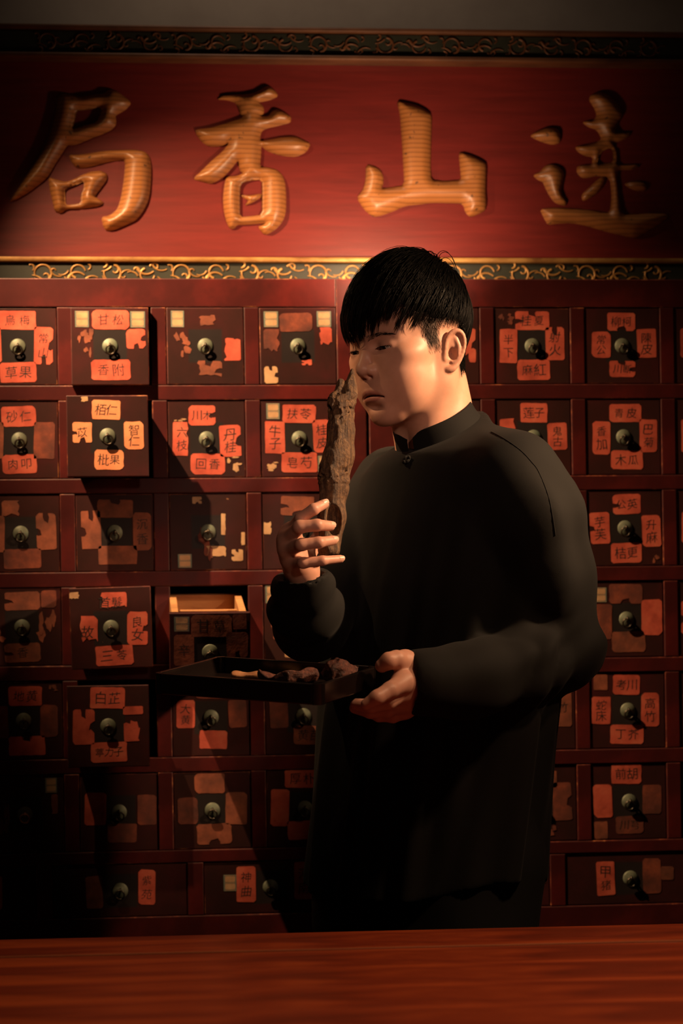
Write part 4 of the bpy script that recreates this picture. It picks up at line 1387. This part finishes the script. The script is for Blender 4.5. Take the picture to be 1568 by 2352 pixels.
# his left hand on the tray's end
def LP(px, py, y):
    return P(px, py, y)
LHc = [([LP(930, 1521, -.700), LP(910, 1515, -.716), LP(893, 1518, -.722), LP(877, 1529, -.718)], [.0140, .0120, .0112, .0092]),
       ([LP(927, 1567, -.716), LP(896, 1585, -.742), LP(866, 1602, -.752), LP(842, 1618, -.746)], [.0140, .0110, .0097, .0080]),
       ([LP(926, 1590, -.704), LP(890, 1612, -.724), LP(852, 1622, -.722), LP(818, 1618, -.706)], [.0135, .0108, .0096, .0080]),
       ([LP(927, 1610, -.690), LP(892, 1630, -.700), LP(850, 1634, -.694), LP(815, 1626, -.676)], [.0130, .0104, .0092, .0076]),
       ([LP(929, 1628, -.676), LP(902, 1644, -.680), LP(870, 1644, -.672), LP(845, 1636, -.658)], [.0118, .0092, .0080, .0066])]
LPm = [([LP(930, 1520, -.696), LP(948, 1535, -.684)], [.0150, .0170]),
       ([LP(926, 1565, -.712), LP(955, 1560, -.688)], [.0150, .0185]),
       ([LP(926, 1588, -.702), LP(957, 1575, -.684)], [.0150, .0185]),
       ([LP(928, 1608, -.690), LP(958, 1588, -.680)], [.0145, .0185]),
       ([LP(930, 1626, -.676), LP(960, 1600, -.674)], [.0135, .0180]),
       ([LP(952, 1566, -.684), LP(1000, 1566, -.668), LP(1070, 1560, -.640)], [.0260, .0245, .028])]
lv, lq = hand(LHc, LPm)

# ---- the rest of the body under the clothes ----------------------------
TT = math.radians(50)
Ft = np.array([-math.sin(TT), -math.cos(TT), 0]); Lt = np.array([math.cos(TT), -math.sin(TT), 0])
shL, elL, wrL = P(1208, 1135, -.555), P(1288, 1490, -.520), P(962, 1570, -.683)
shR, elR, wrR = P(885, 1130, -.275), P(712, 1436, -.490), P(695, 1330, -.588)
hipc = P(975, 1990, -0.42)
def torso_sections():
    """py, centre px, half width, half depth of the shirt"""
    return [(1000, 1022, .062, .062), (1022, 1026, .085, .078), (1050, 1036, .125, .092), (1080, 1046, .158, .102), (1130, 1052, .185, .112), (1200, 1050, .198, .122),
            (1350, 1030, .200, .130), (1500, 1012, .200, .132), (1620, 1003, .200, .132), (1800, 985, .199, .132), (1950, 970, .198, .132), (2120, 952, .198, .132)]
ts = torso_sections()
TZ = np.array([P(c0, py, -.42)[2] for py, c0, *_ in ts])[::-1]
TXc = np.array([P(c0, py, -.42)[0] for py, c0, *_ in ts])[::-1]
TA = np.array([t_[2] for t_ in ts])[::-1]
TB = np.array([t_[3] for t_ in ts])[::-1]
def torso(X, Y, Z, shrink=0.0):
    xc = np.interp(Z, TZ, TXc); aa = np.interp(Z, TZ, TA) - shrink; bb = np.interp(Z, TZ, TB) - shrink
    dx, dy = X - xc, Y + 0.42
    l, f_ = dx * Lt[0] + dy * Lt[1], dx * Ft[0] + dy * Ft[1]
    r_ = np.sqrt((l / aa) ** 2 + (f_ / bb) ** 2)
    return (r_ - 1) * np.minimum(aa, bb), l, f_
def legs(X, Y, Z, gr):
    f = None
    for s, fo in ((1, 0.02), (-1, -0.02)):
        hp = hipc + Lt * 0.080 * s + np.array([0.01, 0, 0])
        kn = hp + Ft * (0.02 + fo) + np.array([0, 0, -hipc[2] + 0.47])
        an = np.array([kn[0], kn[1], 0.09]) - Ft * 0.03
        g = sd_chain(X, Y, Z, [hp, kn, an], [.085 + gr, .058 + gr, .040 + gr * 1.4], 0.02)
        f = g if f is None else smin(f, g, 0.03)
    return smin(f, sd_ell(X, Y, Z, hipc + np.array([0, 0, 0.03]), (.128 + gr, .120 + gr, .13)), 0.04)
lo2, hi2 = np.array([0.0 - 0.35, -0.80, 0.05]), np.array([0.55, -0.12, 1.52])
X, Y, Z = grid(lo2, hi2, 0.010)
f, _, _ = torso(X, Y, Z, 0.038)
f = np.maximum(f, hipc[2] - 0.05 - Z)
for a_, b_, r0, r1 in ((shL, elL, .036, .034), (elL, wrL, .032, .024), (shR, P(800, 1290, -.370), .034, .036), (P(800, 1290, -.370), elR, .036, .032), (elR, wrR, .030, .022)):
    f = smin(f, sd_cone(X, Y, Z, a_, b_, r0, r1), 0.03)
f = smin(f, legs(X, Y, Z, 0.0), 0.03)
nb = to_world(neck_b)
f = smin(f, sd_cone(X, Y, Z, nb, nb + np.array([0.01, 0.01, -0.10]), .05, .06), 0.03)
f = np.maximum(f, Z - nb[2] - 0.02)
bv, bq = surfnets(f.astype(np.float32), lo2, 0.010)
allv = np.concatenate([head_v, rv, lv, bv])
allq = np.concatenate([head_q, rq + len(head_v), lq + len(head_v) + len(rv), bq + len(head_v) + len(rv) + len(lv)])
allt = np.concatenate([head_t, np.tile(np.array([0.60, 0.315, 0.23]), (len(rv) + len(lv), 1)), np.tile(SKIN, (len(bv), 1))])
base = np.array([hipc[0], hipc[1], 0.0])
me = mesh_np('person', allv - base, allq, True)
ca_ = me.color_attributes.new('tint', 'FLOAT_COLOR', 'POINT')
ca_.data.foreach_set('color', np.concatenate([allt, np.ones((len(allt), 1))], 1).astype(np.float32).ravel())
person = link('person', me, None, M['skin'])
person.location = base
tag(person, 'man in a loose black shirt smelling a piece of wood and holding a tray', 'person')
def pchild(name, v, q, mats, parent=None, smooth=True):
    return link(name, mesh_np(name, np.asarray(v) - base, q, smooth), parent or person, mats)

# nails
def nail(tip, prev, out, r):
    d = np.asarray(tip) - np.asarray(prev); d /= np.linalg.norm(d)
    n = np.asarray(out, float); n -= d * (n @ d); n /= np.linalg.norm(n)
    s = np.cross(d, n)
    V, F = [], []
    for i in range(6):
        for j in range(7):
            u, w_ = i / 5 * 2 - 1, j / 6 * 2 - 1
            V.append(np.asarray(tip) + d * (r * (0.05 + 0.78 * u * (1 - 0.15 * w_ * w_))) + s * (r * 0.80 * math.sin(w_ * 1.0)) + n * (r * (1.0 * math.cos(w_ * 1.0) + 0.09 - 0.14 * max(u, 0) ** 2)))
    for i in range(5):
        for j in range(6):
            F.append((i * 7 + j, i * 7 + j + 1, (i + 1) * 7 + j + 1, (i + 1) * 7 + j))
    return np.array(V), np.array(F)
M['nail'] = mat_noise('nail', [(0.3, (0.70, 0.43, 0.34)), (0.7, (0.74, 0.47, 0.37))], nscale=30, rough=0.28, bstr=0)
for (pts, rad), o_ in zip(RH[:4], ((-.2, -1, .55), (-.1, -1, .45), (0, -1, .35), (0.05, -1, .3))):
    v, q = nail(pts[3], pts[2], o_, rad[3])
    pchild('fingernail', v, q, M['nail'])

# ---- eyes --------------------------------------------------------------
M['sclera'] = mat_noise('sclera', [(0.3, (0.50, 0.42, 0.37)), (0.7, (0.58, 0.50, 0.44))], nscale=20, rough=0.2, bstr=0)
M['iris'] = mat_noise('iris', [(0.3, (0.010, 0.006, 0.004)), (0.7, (0.03, 0.015, 0.009))], nscale=40, rough=0.08, bstr=0)
gz = np.array([0.93, -0.05, -0.34]); gz /= np.linalg.norm(gz)
for s in (1, -1):
    c0 = np.array([6.72, 3.15 * s, -0.10])
    n1, n2 = 14, 20
    g = gz
    e1_ = np.cross(g, [0, 0, 1.0]); e1_ /= np.linalg.norm(e1_); e2_ = np.cross(g, e1_)
    V, F, mi = [], [], []
    for i in range(n1 + 1):
        th = math.pi * i / n1
        for j in range(n2):
            ph = 2 * math.pi * j / n2
            V.append(c0 + 1.27 * (math.cos(th) * g + math.sin(th) * (math.cos(ph) * e1_ + math.sin(ph) * e2_)))
    for i in range(n1):
        for j in range(n2):
            F.append((i * n2 + j, i * n2 + (j + 1) % n2, (i + 1) * n2 + (j + 1) % n2, (i + 1) * n2 + j))
            mi.append(1 if i < 2 else 0)
    me = mesh_np('eye', to_world(np.array(V)) - base, np.array(F), True)
    o = link('eye', me, person, [M['sclera'], M['iris']])
    if len(me.polygons) == len(mi):
        me.polygons.foreach_set('material_index', mi)

# ---- hair --------------------------------------------------------------
def hair_mat():
    m, nt, bs = newmat('black_hair')
    n = noise(nt, coords(nt), 160, 3, 0.6)
    nt.links.new(ramp(nt, n, [(0.3, (0.0025, 0.0020, 0.0018)), (0.7, (0.006, 0.0048, 0.004))]), bs.inputs['Base Color'])
    bs.inputs['Roughness'].default_value = 0.45
    bs.inputs['Specular IOR Level'].default_value = 0.10
    return m
M['hair'] = hair_mat()
HC0 = np.array([-0.7, 0.0, 3.3]); HR = np.array([8.9, 7.35, 8.5])
crown = np.array([-0.62, 0.18, 0.80]); crown /= np.linalg.norm(crown)
# frame around the crown: azimuth 0 points to the forehead
ax0 = np.array([1.0, 0, 0]) - crown * crown[0]; ax0 /= np.linalg.norm(ax0)
ax1 = np.cross(crown, ax0)
def hair_pt(al, az, off):
    d = math.cos(al) * crown + math.sin(al) * (math.cos(az) * ax0 + math.sin(az) * ax1)
    return HC0 + d * HR * (1 + off / 8.2), d
def end_angle(az, off=1.0):
    """how far from the crown the long hair reaches at an azimuth (march down to the hem)"""
    al = 0.3
    while al < 3.0:
        p, d = hair_pt(al, az, off)
        if p[2] < hem(p):
            return al
        al += 0.02
    return al
def hem(p):
    """height at which the long hair is cut, by place around the head"""
    a, b = p[0], abs(p[1])
    if a > 5.0:
        return 2.5 - 0.25 * max(0, a - 8) + 1.5 * min(1.0, max(0.0, (p[1] - 0.5) / 2.5)) * min(1.0, (a - 5.0) / 1.5)
    if a > 1.0:
        return 2.5 - (5.0 - a) * 0.16
    if a > -3.5:
        return 1.85 - (1.0 - a) * 0.05
    return 1.6 - min(1.0, (-3.5 - a) / 3.0) * 5.6
az_tab = np.linspace(-math.pi, math.pi, 145)
al_tab = np.array([end_angle(z) for z in az_tab])
def al_end(az):
    return float(np.interp((az + math.pi) % (2 * math.pi) - math.pi, az_tab, al_tab))
# cap under the strands
V, F = [], []
na, nz = 22, 96
for i in range(na + 1):
    for j in range(nz):
        az = -math.pi + 2 * math.pi * j / nz
        ae = al_end(az) - 0.10 - (0.10 if abs(az) < 1.2 else 0)
        s = i / na
        p, d = hair_pt(ae * s, az, 0.85 * math.sin(min(1, (1 - s) * 3) * math.pi / 2) ** 0.7 + 0.05)
        V.append(p)
for i in range(na):
    for j in range(nz):
        F.append((i * nz + j, (i + 1) * nz + j, (i + 1) * nz + (j + 1) % nz, i * nz + (j + 1) % nz))
hair = pchild('hair', to_world(np.array(V)), np.array(F), M['hair'])
paths = []
hr = random.Random(11)
def strand(az, a0, a1, off, wig, rad, n=10, drop=0.0, tail=0.0):
    pts = []
    w1, w2 = hr.uniform(-wig, wig), hr.uniform(-wig, wig)
    for i in range(n):
        s = i / (n - 1)
        al = a0 + (a1 - a0) * s
        o_ = off * (0.35 + 0.65 * math.sin(min(1, s * 1.8) * math.pi / 2)) - drop * max(0, s - 0.6) ** 2 * 4
        p, d = hair_pt(al, az + w1 * s + w2 * s * s, o_)
        pts.append(p)
    pts = np.array(pts)
    r_ = rad * np.array([0.55 + 0.45 * math.sin(math.pi * min(1, s * 1.3 + 0.12)) if s < 0.7 else max(0.05, (1 - s) / 0.3) for s in np.linspace(0, 1, n)])
    paths.append((to_world(pts), r_ * CM))
for i in range(3400):
    az = hr.uniform(-math.pi, math.pi)
    ae = al_end(az)
    front = max(0.0, math.cos(az)) ** 1.5
    u = hr.random()
    a0 = ae * hr.uniform(0.0, 0.72)
    a1 = min(ae + hr.uniform(-0.10, 0.05) + 0.06 * front, a0 + hr.uniform(0.55, 1.1))
    if a1 - a0 < 0.15:
        continue
    off = hr.uniform(0.65, 1.15) + 0.65 * front * hr.random() + (0.15 if a0 < 0.5 else 0)
    if abs(az) > 1.9:
        off *= 0.75
    strand(az, a0, a1, off, 0.10, hr.uniform(0.035, 0.075), 10, drop=0.15)
# fringe: pointed locks over the forehead
for i in range(150):
    az = hr.uniform(-1.15, 1.05)
    ae = al_end(az)
    lock = math.sin(az * 17) * 0.5 + math.sin(az * 31 + 1) * 0.5
    a1 = ae + (0.07 if az < 0 else 0.12) + (0.115 if az < 0 else 0.15) * lock + hr.uniform(-0.03, 0.03)
    for k in range(3):
        strand(az + hr.uniform(-.02, .02), a1 - hr.uniform(.5, .8), a1, hr.uniform(1.0, 1.7), 0.04, hr.uniform(0.04, 0.075), 10, drop=0.25)
# short clipped hair of the sides and nape
hv_h = hv
dens = hairline(hv_h[:, 0], hv_h[:, 2])
cand = np.where((dens > 0.15) & (hv_h[:, 0] < 4.0) & (hv_h[:, 2] < 4.5) & (np.abs(hv_h[:, 1]) < 8.0) &
                ~((np.abs(hv_h[:, 1]) > 7.3) & (hv_h[:, 2] < 1.4) & (hv_h[:, 0] > -3.6)))[0]
hr2 = np.random.RandomState(5)
cand = np.concatenate([hr2.choice(cand, 6500), hr2.choice(cand[hv_h[cand, 0] < -4.0], 5000)])
for j in cand:
    p = hv_h[j]
    if hr2.random() > min(1.0, max(0.12, dens[j] * 0.75)):
        continue
    n_ = (p - np.array([-1, 0, 0.5])); n_ /= np.linalg.norm(n_)
    ln = 0.35 + 0.75 * min(1, max(0, dens[j]))
    dn = np.array([-0.25, 0, -1.0])
    dn -= n_ * (dn @ n_); dn /= np.linalg.norm(dn)
    q1 = p + n_ * 0.12 * ln + dn * 0.5 * ln; q2 = p + n_ * 0.16 * ln + dn * ln
    rr_ = 1.0
    if p[0] < -4.0:                 # longer hair on the nape
        q1 = p + n_ * 0.45 + dn * 0.45; q2 = p + n_ * 0.42 + dn * 1.25; rr_ = 1.9
    paths.append((to_world(np.array([p - n_ * 0.05, q1, q2])), np.array([.022, .019, .005]) * CM * rr_))
# loose loops on the crown
for (x0, y0, x1, y1, x2, y2, x3, y3) in ((1000, 598, 1003, 572, 1030, 560, 1046, 612), (1004, 600, 1012, 566, 1040, 572, 1050, 625),
                                         (1010, 603, 1016, 585, 1036, 588, 1045, 618), (905, 580, 940, 572, 965, 574, 990, 592), (930, 578, 960, 566, 990, 578, 1003, 600)):
    s = np.linspace(0, 1, 14)[:, None]
    bz = (1 - s) ** 3 * np.array([x0, y0]) + 3 * (1 - s) ** 2 * s * np.array([x1, y1]) + 3 * (1 - s) * s * s * np.array([x2, y2]) + s ** 3 * np.array([x3, y3])
    paths.append((np.array([P(px, py, YO + 0.0) for px, py in bz]), 0.00055))
v, q = tube_arrays(paths, 4)
pchild('hair_strands', v, q, M['hair'])
# eyebrows
from mathutils.bvhtree import BVHTree
bvh = BVHTree.FromPolygons([tuple(p) for p in hv], [tuple(map(int, f_)) for f_ in hq])
for s_ in (1, -1):
    paths = []
    for i in range(170):
        u = hr.random()
        b0 = 1.25 + 3.5 * u
        cc = 1.22 + 0.42 * math.sin(min(1, u * 1.25) * math.pi * 0.62) + hr.uniform(-.36, .36) * (1 - 0.6 * u) - 0.30 * max(0, u - .6)
        aa = 8.75 - 0.11 * (b0 - 0.6) ** 2 - 0.05
        d = np.array([-0.10 - 0.25 * u, 0.55 + 0.25 * u, 0.42 - 0.75 * u])
        p0 = np.array([aa, b0, cc]); p1 = p0 + d * hr.uniform(.45, .7)
        p1[0] = min(p1[0], 8.75 - 0.11 * (p1[1] - 0.6) ** 2 - 0.02)
        m_ = (p0 + p1) / 2 + np.array([0.06, 0, 0])
        pts = np.array([p0, m_, p1]); pts[:, 1] *= s_
        paths.append((pts, np.array([.015, .014, .005])))
    fixed = []                      # drop the brow hairs onto the skin
    for pts, r_ in paths:
        out = []
        for i, p in enumerate(pts):
            hit = bvh.ray_cast(Vector((p[0] + 3, p[1], p[2])), Vector((-1, 0, 0)))
            out.append(np.array(hit[0]) + np.array([0.04 + 0.03 * i, 0, 0]) if hit[0] is not None else p)
        fixed.append((to_world(np.array(out)), r_ * CM))
    v, q = tube_arrays(fixed, 4)
    pchild('eyebrow', v, q, M['hair'])
# lashes along the upper lid
for s_ in (1, -1):
    paths = []
    for i in range(34):
        b0 = 2.05 + 2.25 * i / 33
        c0 = -0.10 - 0.06 * (b0 - 3.1) ** 2
        hit = bvh.ray_cast(Vector((12, b0 * s_, c0 + 0.06)), Vector((-1, 0, 0)))
        if hit[0] is None:
            continue
        p = np.array(hit[0])
        paths.append((to_world(np.array([p, p + np.array([.22, .05 * s_ * (b0 - 3), -.10]), p + np.array([.40, .12 * s_ * (b0 - 3), -.16])])), np.array([.03, .022, .006]) * CM))
    v, q = tube_arrays(paths, 4)
    pchild('eyelashes', v, q, M['hair'])
# ------------------------------------------------------------------ clothes
def cloth(name, a, b, rough=0.85, sheen=0.25):
    m, nt, bs = newmat(name)
    v = coords(nt)
    n = noise(nt, v, 5, 4, 0.5)
    nt.links.new(ramp(nt, n, [(0.3, a), (0.7, b)]), bs.inputs['Base Color'])
    bs.inputs['Roughness'].default_value = rough
    bs.inputs['Specular IOR Level'].default_value = 0.25
    bs.inputs['Sheen Weight'].default_value = sheen
    bs.inputs['Sheen Roughness'].default_value = 0.5
    wv = noise(nt, v, 900, 2, 0.5)
    bump(nt, bs, wv, 0.12, 0.0006)
    return m
M['shirt'] = cloth('black_cloth', (0.0021, 0.0018, 0.0016), (0.0032, 0.0027, 0.0024), sheen=0.015)
M['trouser'] = cloth('black_trouser_cloth', (0.0028, 0.0028, 0.0028), (0.004, 0.004, 0.004), sheen=0.0)
# frame of the standing collar
cN = P(998, 975, -.425)
au = np.array([math.sin(-0.10), 0.0, 1.0]); 
up = to_world(neck_t) - P(1018, 1045, -.415); up /= np.linalg.norm(up)
up = up * 0.6 + np.array([0, 0, 1]) * 0.4; up /= np.linalg.norm(up)
tiltv = up - Ft * -0.30                             # collar plane drops to the throat
nrm = up + Ft * 0.42; nrm /= np.linalg.norm(nrm)
cf = Ft - nrm * (Ft @ nrm); cf /= np.linalg.norm(cf)
cl = np.cross(nrm, cf)
h = 0.0042
lo = np.array([-0.36, -0.82, hipc[2] - 0.14]); hi = np.array([0.56, -0.13, 1.52])
X, Y, Z = grid(lo, hi, h)
f, l_, f_ = torso(X, Y, Z)
# drape of the body: soft vertical folds that fade to the shoulders
zs_ = np.clip((TZ[-4] - Z) / 0.35, 0, 1)
an = np.arctan2(f_, l_)
f = f + zs_ * (0.0050 * np.sin(an * 9 + 3 * Z) + 0.0035 * np.sin(an * 15 - 5 * Z + 1.0) + 0.0022 * np.sin(an * 23 + 9 * Z))
# sleeves
def sleeve(pts, rad, k=0.03):
    return sd_chain(X, Y, Z, pts, rad, k)
mL = shL * 0.5 + elL * 0.5
sl_ = sleeve([P(1175, 1110, -.535), P(1222, 1200, -.556), P(1252, 1330, -.545), P(1284, 1487, -.520)], [.060, .062, .061, .058])
fl_ = sleeve([P(1284, 1490, -.520), P(1190, 1535, -.575), P(1080, 1560, -.630), P(960, 1573, -.684)], [.058, .052, .047, .0445])
# folds round the elbow and along the forearm
fl_ = smin(fl_, sd_cone(X, Y, Z, P(1290, 1500, -.520), P(1362, 1512, -.505), .045, .014), 0.03)
dE = np.sqrt((X - elL[0]) ** 2 + (Y - elL[1]) ** 2 + (Z - elL[2]) ** 2)
axF = (wrL - elL) / np.linalg.norm(wrL - elL); axU = (shL - elL) / np.linalg.norm(shL - elL)
tF = (X - elL[0]) * axF[0] + (Y - elL[1]) * axF[1] + (Z - elL[2]) * axF[2]
tU = (X - elL[0]) * axU[0] + (Y - elL[1]) * axU[1] + (Z - elL[2]) * axU[2]
wl = wave_noise(X, Y, Z, 22, 21, 2)
min_ = np.clip((elL[0] + 0.02 - X) / 0.06, 0, 1)          # folds lie on the inside of the elbow
fl_ = fl_ + 0.011 * (0.55 - np.sqrt(np.sin(tF * 48 + 1.6 * wl + 14 * (Z - elL[2])) ** 2 + 0.015)) * np.exp(-((tF - 0.09) / 0.07) ** 2) * min_ + 0.0036 * wave_noise(X, Y, Z, 34, 5, 2) + 0.0040 * np.sin((Z - elL[2]) * 95 + tF * 38 + 1.2 * wl) * np.clip(1.2 - tF / 0.22, 0, 1)
sl_ = sl_ + 0.010 * (0.55 - np.sqrt(np.sin(tU * 42 + 1.6 * wl - 14 * (X - elL[0])) ** 2 + 0.015)) * np.exp(-((tU - 0.04) / 0.05) ** 2) * min_ + 0.0048 * np.sin(tU * 24 + (X + Y) * 62 + 1.3 * wl) * np.clip(tU / 0.12, 0, 1) * np.clip((0.30 - tU) / 0.1, 0, 1)
slr = sleeve([P(905, 1120, -.295), P(800, 1290, -.370), P(713, 1434, -.485)], [.062, .058, .050])
flr = sleeve([P(713, 1434, -.485), P(700, 1390, -.540), P(695, 1322, -.588)], [.050, .043, .0370])
axR = (wrR - elR) / np.linalg.norm(wrR - elR)
tR = (X - elR[0]) * axR[0] + (Y - elR[1]) * axR[1] + (Z - elR[2]) * axR[2]
flr = flr + 0.009 * (0.55 - np.sqrt(np.sin(tR * 50 + 1.5 * wl) ** 2 + 0.02)) * np.exp(-((tR - 0.06) / 0.06) ** 2)
# cuffs: cut square across the wrist, hollow inside
def plane(p, n):
    return (X - p[0]) * n[0] + (Y - p[1]) * n[1] + (Z - p[2]) * n[2]
cL = P(942, 1573, -.692)
nL = np.array([-1.0, -0.10, 0.0]); nL /= np.linalg.norm(nL)
fl_ = smax(fl_, plane(cL, nL), 0.003)
fl_ = smax(fl_, -np.maximum(sd_cone(X, Y, Z, cL - nL * 0.03 + np.array([0, 0.004, 0]), cL + nL * 0.03, .027, .0350), -plane(cL - nL * 0.022, nL)), 0.002)
cR = P(692, 1322, -.590)
nR = np.array([-0.16, -0.22, 1.0]); nR /= np.linalg.norm(nR)
flr = smax(flr, plane(cR, nR), 0.003)
flr = smax(flr, -np.maximum(sd_cone(X, Y, Z, P(698, 1365, -.558), P(693, 1296, -.606), .022, .0285), -plane(cR - nR * 0.035, nR)), 0.002)
armL = smin(sl_, fl_, 0.022)
armR = smin(slr, flr, 0.02)
f = smin(f, sd_cone(X, Y, Z, P(1050, 1025, -.430), P(1182, 1092, -.530), .046, .060), 0.03)
f = smax(f, plane(cN - nrm * 0.012, nrm), 0.010)
f = smin(f, armR, 0.014)
kk = 0.010 + 0.024 * np.clip((Z - (shL[2] - 0.10)) / 0.09, 0, 1)
tq = np.maximum(kk - np.abs(f - armL), 0) / kk
f = np.minimum(f, armL) - tq * tq * (kk * 0.25)
# shirt tail: hem lower in front and behind than at the sides
hz = np.array([P(960, py, -0.42)[2] for py in (2056, 2012, 2105)])
side = np.abs(l_) / 0.2
low = np.where(f_ < 0, hz[2], hz[0])
hem_z = low + (hz[1] - low) * np.clip((side - 0.40) / 0.52, 0, 1) ** 1.2
f = smax(f, hem_z - Z, 0.004)
# neck opening
nbw = P(1012, 1020, -.42)
neck_ax = to_world(neck_t) - nbw; neck_ax /= np.linalg.norm(neck_ax)
v, q = surfnets(f.astype(np.float32), lo, h)
shirt = pchild('shirt', v, q, M['shirt'])
# stitched shoulder seam, laid on the cloth
sb_ = BVHTree.FromPolygons([tuple(p) for p in v], [tuple(map(int, r_)) for r_ in q])
sp = []
for px, py in smooth_pts(smooth_pts([(1128, 992), (1155, 1006), (1195, 1034), (1222, 1063), (1238, 1086), (1262, 1150), (1275, 1230)])):
    d_ = P(px, py, 0.0) - CAM
    hit = sb_.ray_cast(Vector(CAM), Vector(d_ / np.linalg.norm(d_)))
    if hit[0] is not None:
        sp.append(np.array(hit[0]))
if len(sp) > 3:
    sv, sq = tube_arrays([(np.array(sp), 0.0009)], 5)
    pchild('seam', sv, sq, M['shirt'], None)
del X, Y, Z, f, armL, armR, sl_, fl_, slr, flr, wl, l_, f_, an, tF, tU, tR, dE, side, hem_z, zs_
sm = shirt.modifiers.new('smooth', 'SMOOTH'); sm.factor = 0.5; sm.iterations = 2

V, F = [], []
n = 64
prof = [(0.0720, -0.032), (0.0665, -0.018), (0.0615, -0.002), (0.0592, 0.0115), (0.0582, 0.0130), (0.0570, 0.0115), (0.0590, 0.0), (0.0640, -0.018), (0.0690, -0.032)]
gap = 0.10
for i in range(n + 1):
    t_ = gap + (2 * math.pi - 2 * gap) * i / n
    for r_, z_ in prof:
        drop = 0.010 * math.exp(-((min(t_, 2 * math.pi - t_)) / 0.25) ** 2)
        V.append(cN + (cf * math.cos(t_) * 1.04 + cl * math.sin(t_)) * r_ + nrm * (z_ - (drop if z_ > 0 else 0)))
m = len(prof)
for i in range(n):
    for j in range(m):
        F.append((i * m + j, i * m + (j + 1) % m, (i + 1) * m + (j + 1) % m, (i + 1) * m + j))
col_ = pchild('collar', np.array(V), np.array(F), M['shirt'])
# placket with knot buttons down the front
for px, py in ((913, 1066),):
    p = P(px, py, -0.42)
    xc = np.interp(p[2], TZ, TXc); bb = np.interp(p[2], TZ, TB)
    p = np.array([xc, -0.42, p[2]]) + Ft * (bb + 0.0035)
    t_ = np.linspace(0, 2 * math.pi * 2, 40)
    kn = np.stack([0.0042 * np.cos(t_ * 1.5), 0.004 * np.sin(t_ * 2.0), 0.0042 * np.sin(t_ * 1.5 + .6)], -1)
    v, q = tube_arrays([(p + kn, 0.0021)], 6)
    pchild('knot_button', v, q, M['shirt'])

# trousers and shoes
lo = np.array([hipc[0] - 0.26, -0.68, 0.04]); hi = np.array([hipc[0] + 0.28, -0.16, hipc[2] + 0.20])
X, Y, Z = grid(lo, hi, 0.008)
f = legs(X, Y, Z, 0.010)
t2, l2, f2 = torso(X, Y, Z, 0.018)
t2 = np.maximum(t2, hipc[2] - 0.10 - Z)
f = smin(f, t2, 0.04)
f = np.maximum(np.maximum(f, 0.06 - Z), Z - hipc[2] - 0.15)
f = f + 0.003 * wave_noise(X, Y, Z * 0.5, 30, 14, 2)
v, q = surfnets(f.astype(np.float32), lo, 0.008)
pchild('trousers', v, q, M['trouser'])
M['shoe'] = mat_noise('black_leather', [(0.3, (0.01, 0.009, 0.008)), (0.7, (0.02, 0.017, 0.015))], nscale=40, rough=0.4)
for s, fo in ((1, 0.02), (-1, -0.02)):
    hp = hipc + Lt * 0.080 * s + np.array([0.01, 0, 0])
    kn = hp + Ft * (0.02 + fo)
    an_ = np.array([kn[0], kn[1], 0.0]) - Ft * 0.03
    lo = an_ - np.array([.26, .26, 0.012]); hi = an_ + np.array([.26, .26, .13])
    X, Y, Z = grid(lo, hi, 0.006)
    f = sd_chain(X, Y, Z, [an_ - Ft * .05 + np.array([0, 0, .040]), an_ + Ft * .06 + np.array([0, 0, .036]), an_ + Ft * .165 + np.array([0, 0, .028])], [.036, .042, .034], .03)
    f = smin(f, sd_cone(X, Y, Z, an_ + np.array([0, 0, .05]), an_ + np.array([0, 0, .10]), .040, .046), .02)
    f = smax(f, 0.001 - Z, 0.004)
    f = np.maximum(f, Z - 0.105)
    v, q = surfnets(f.astype(np.float32), lo, 0.006)
    pchild('shoe', v, q, M['shoe'])
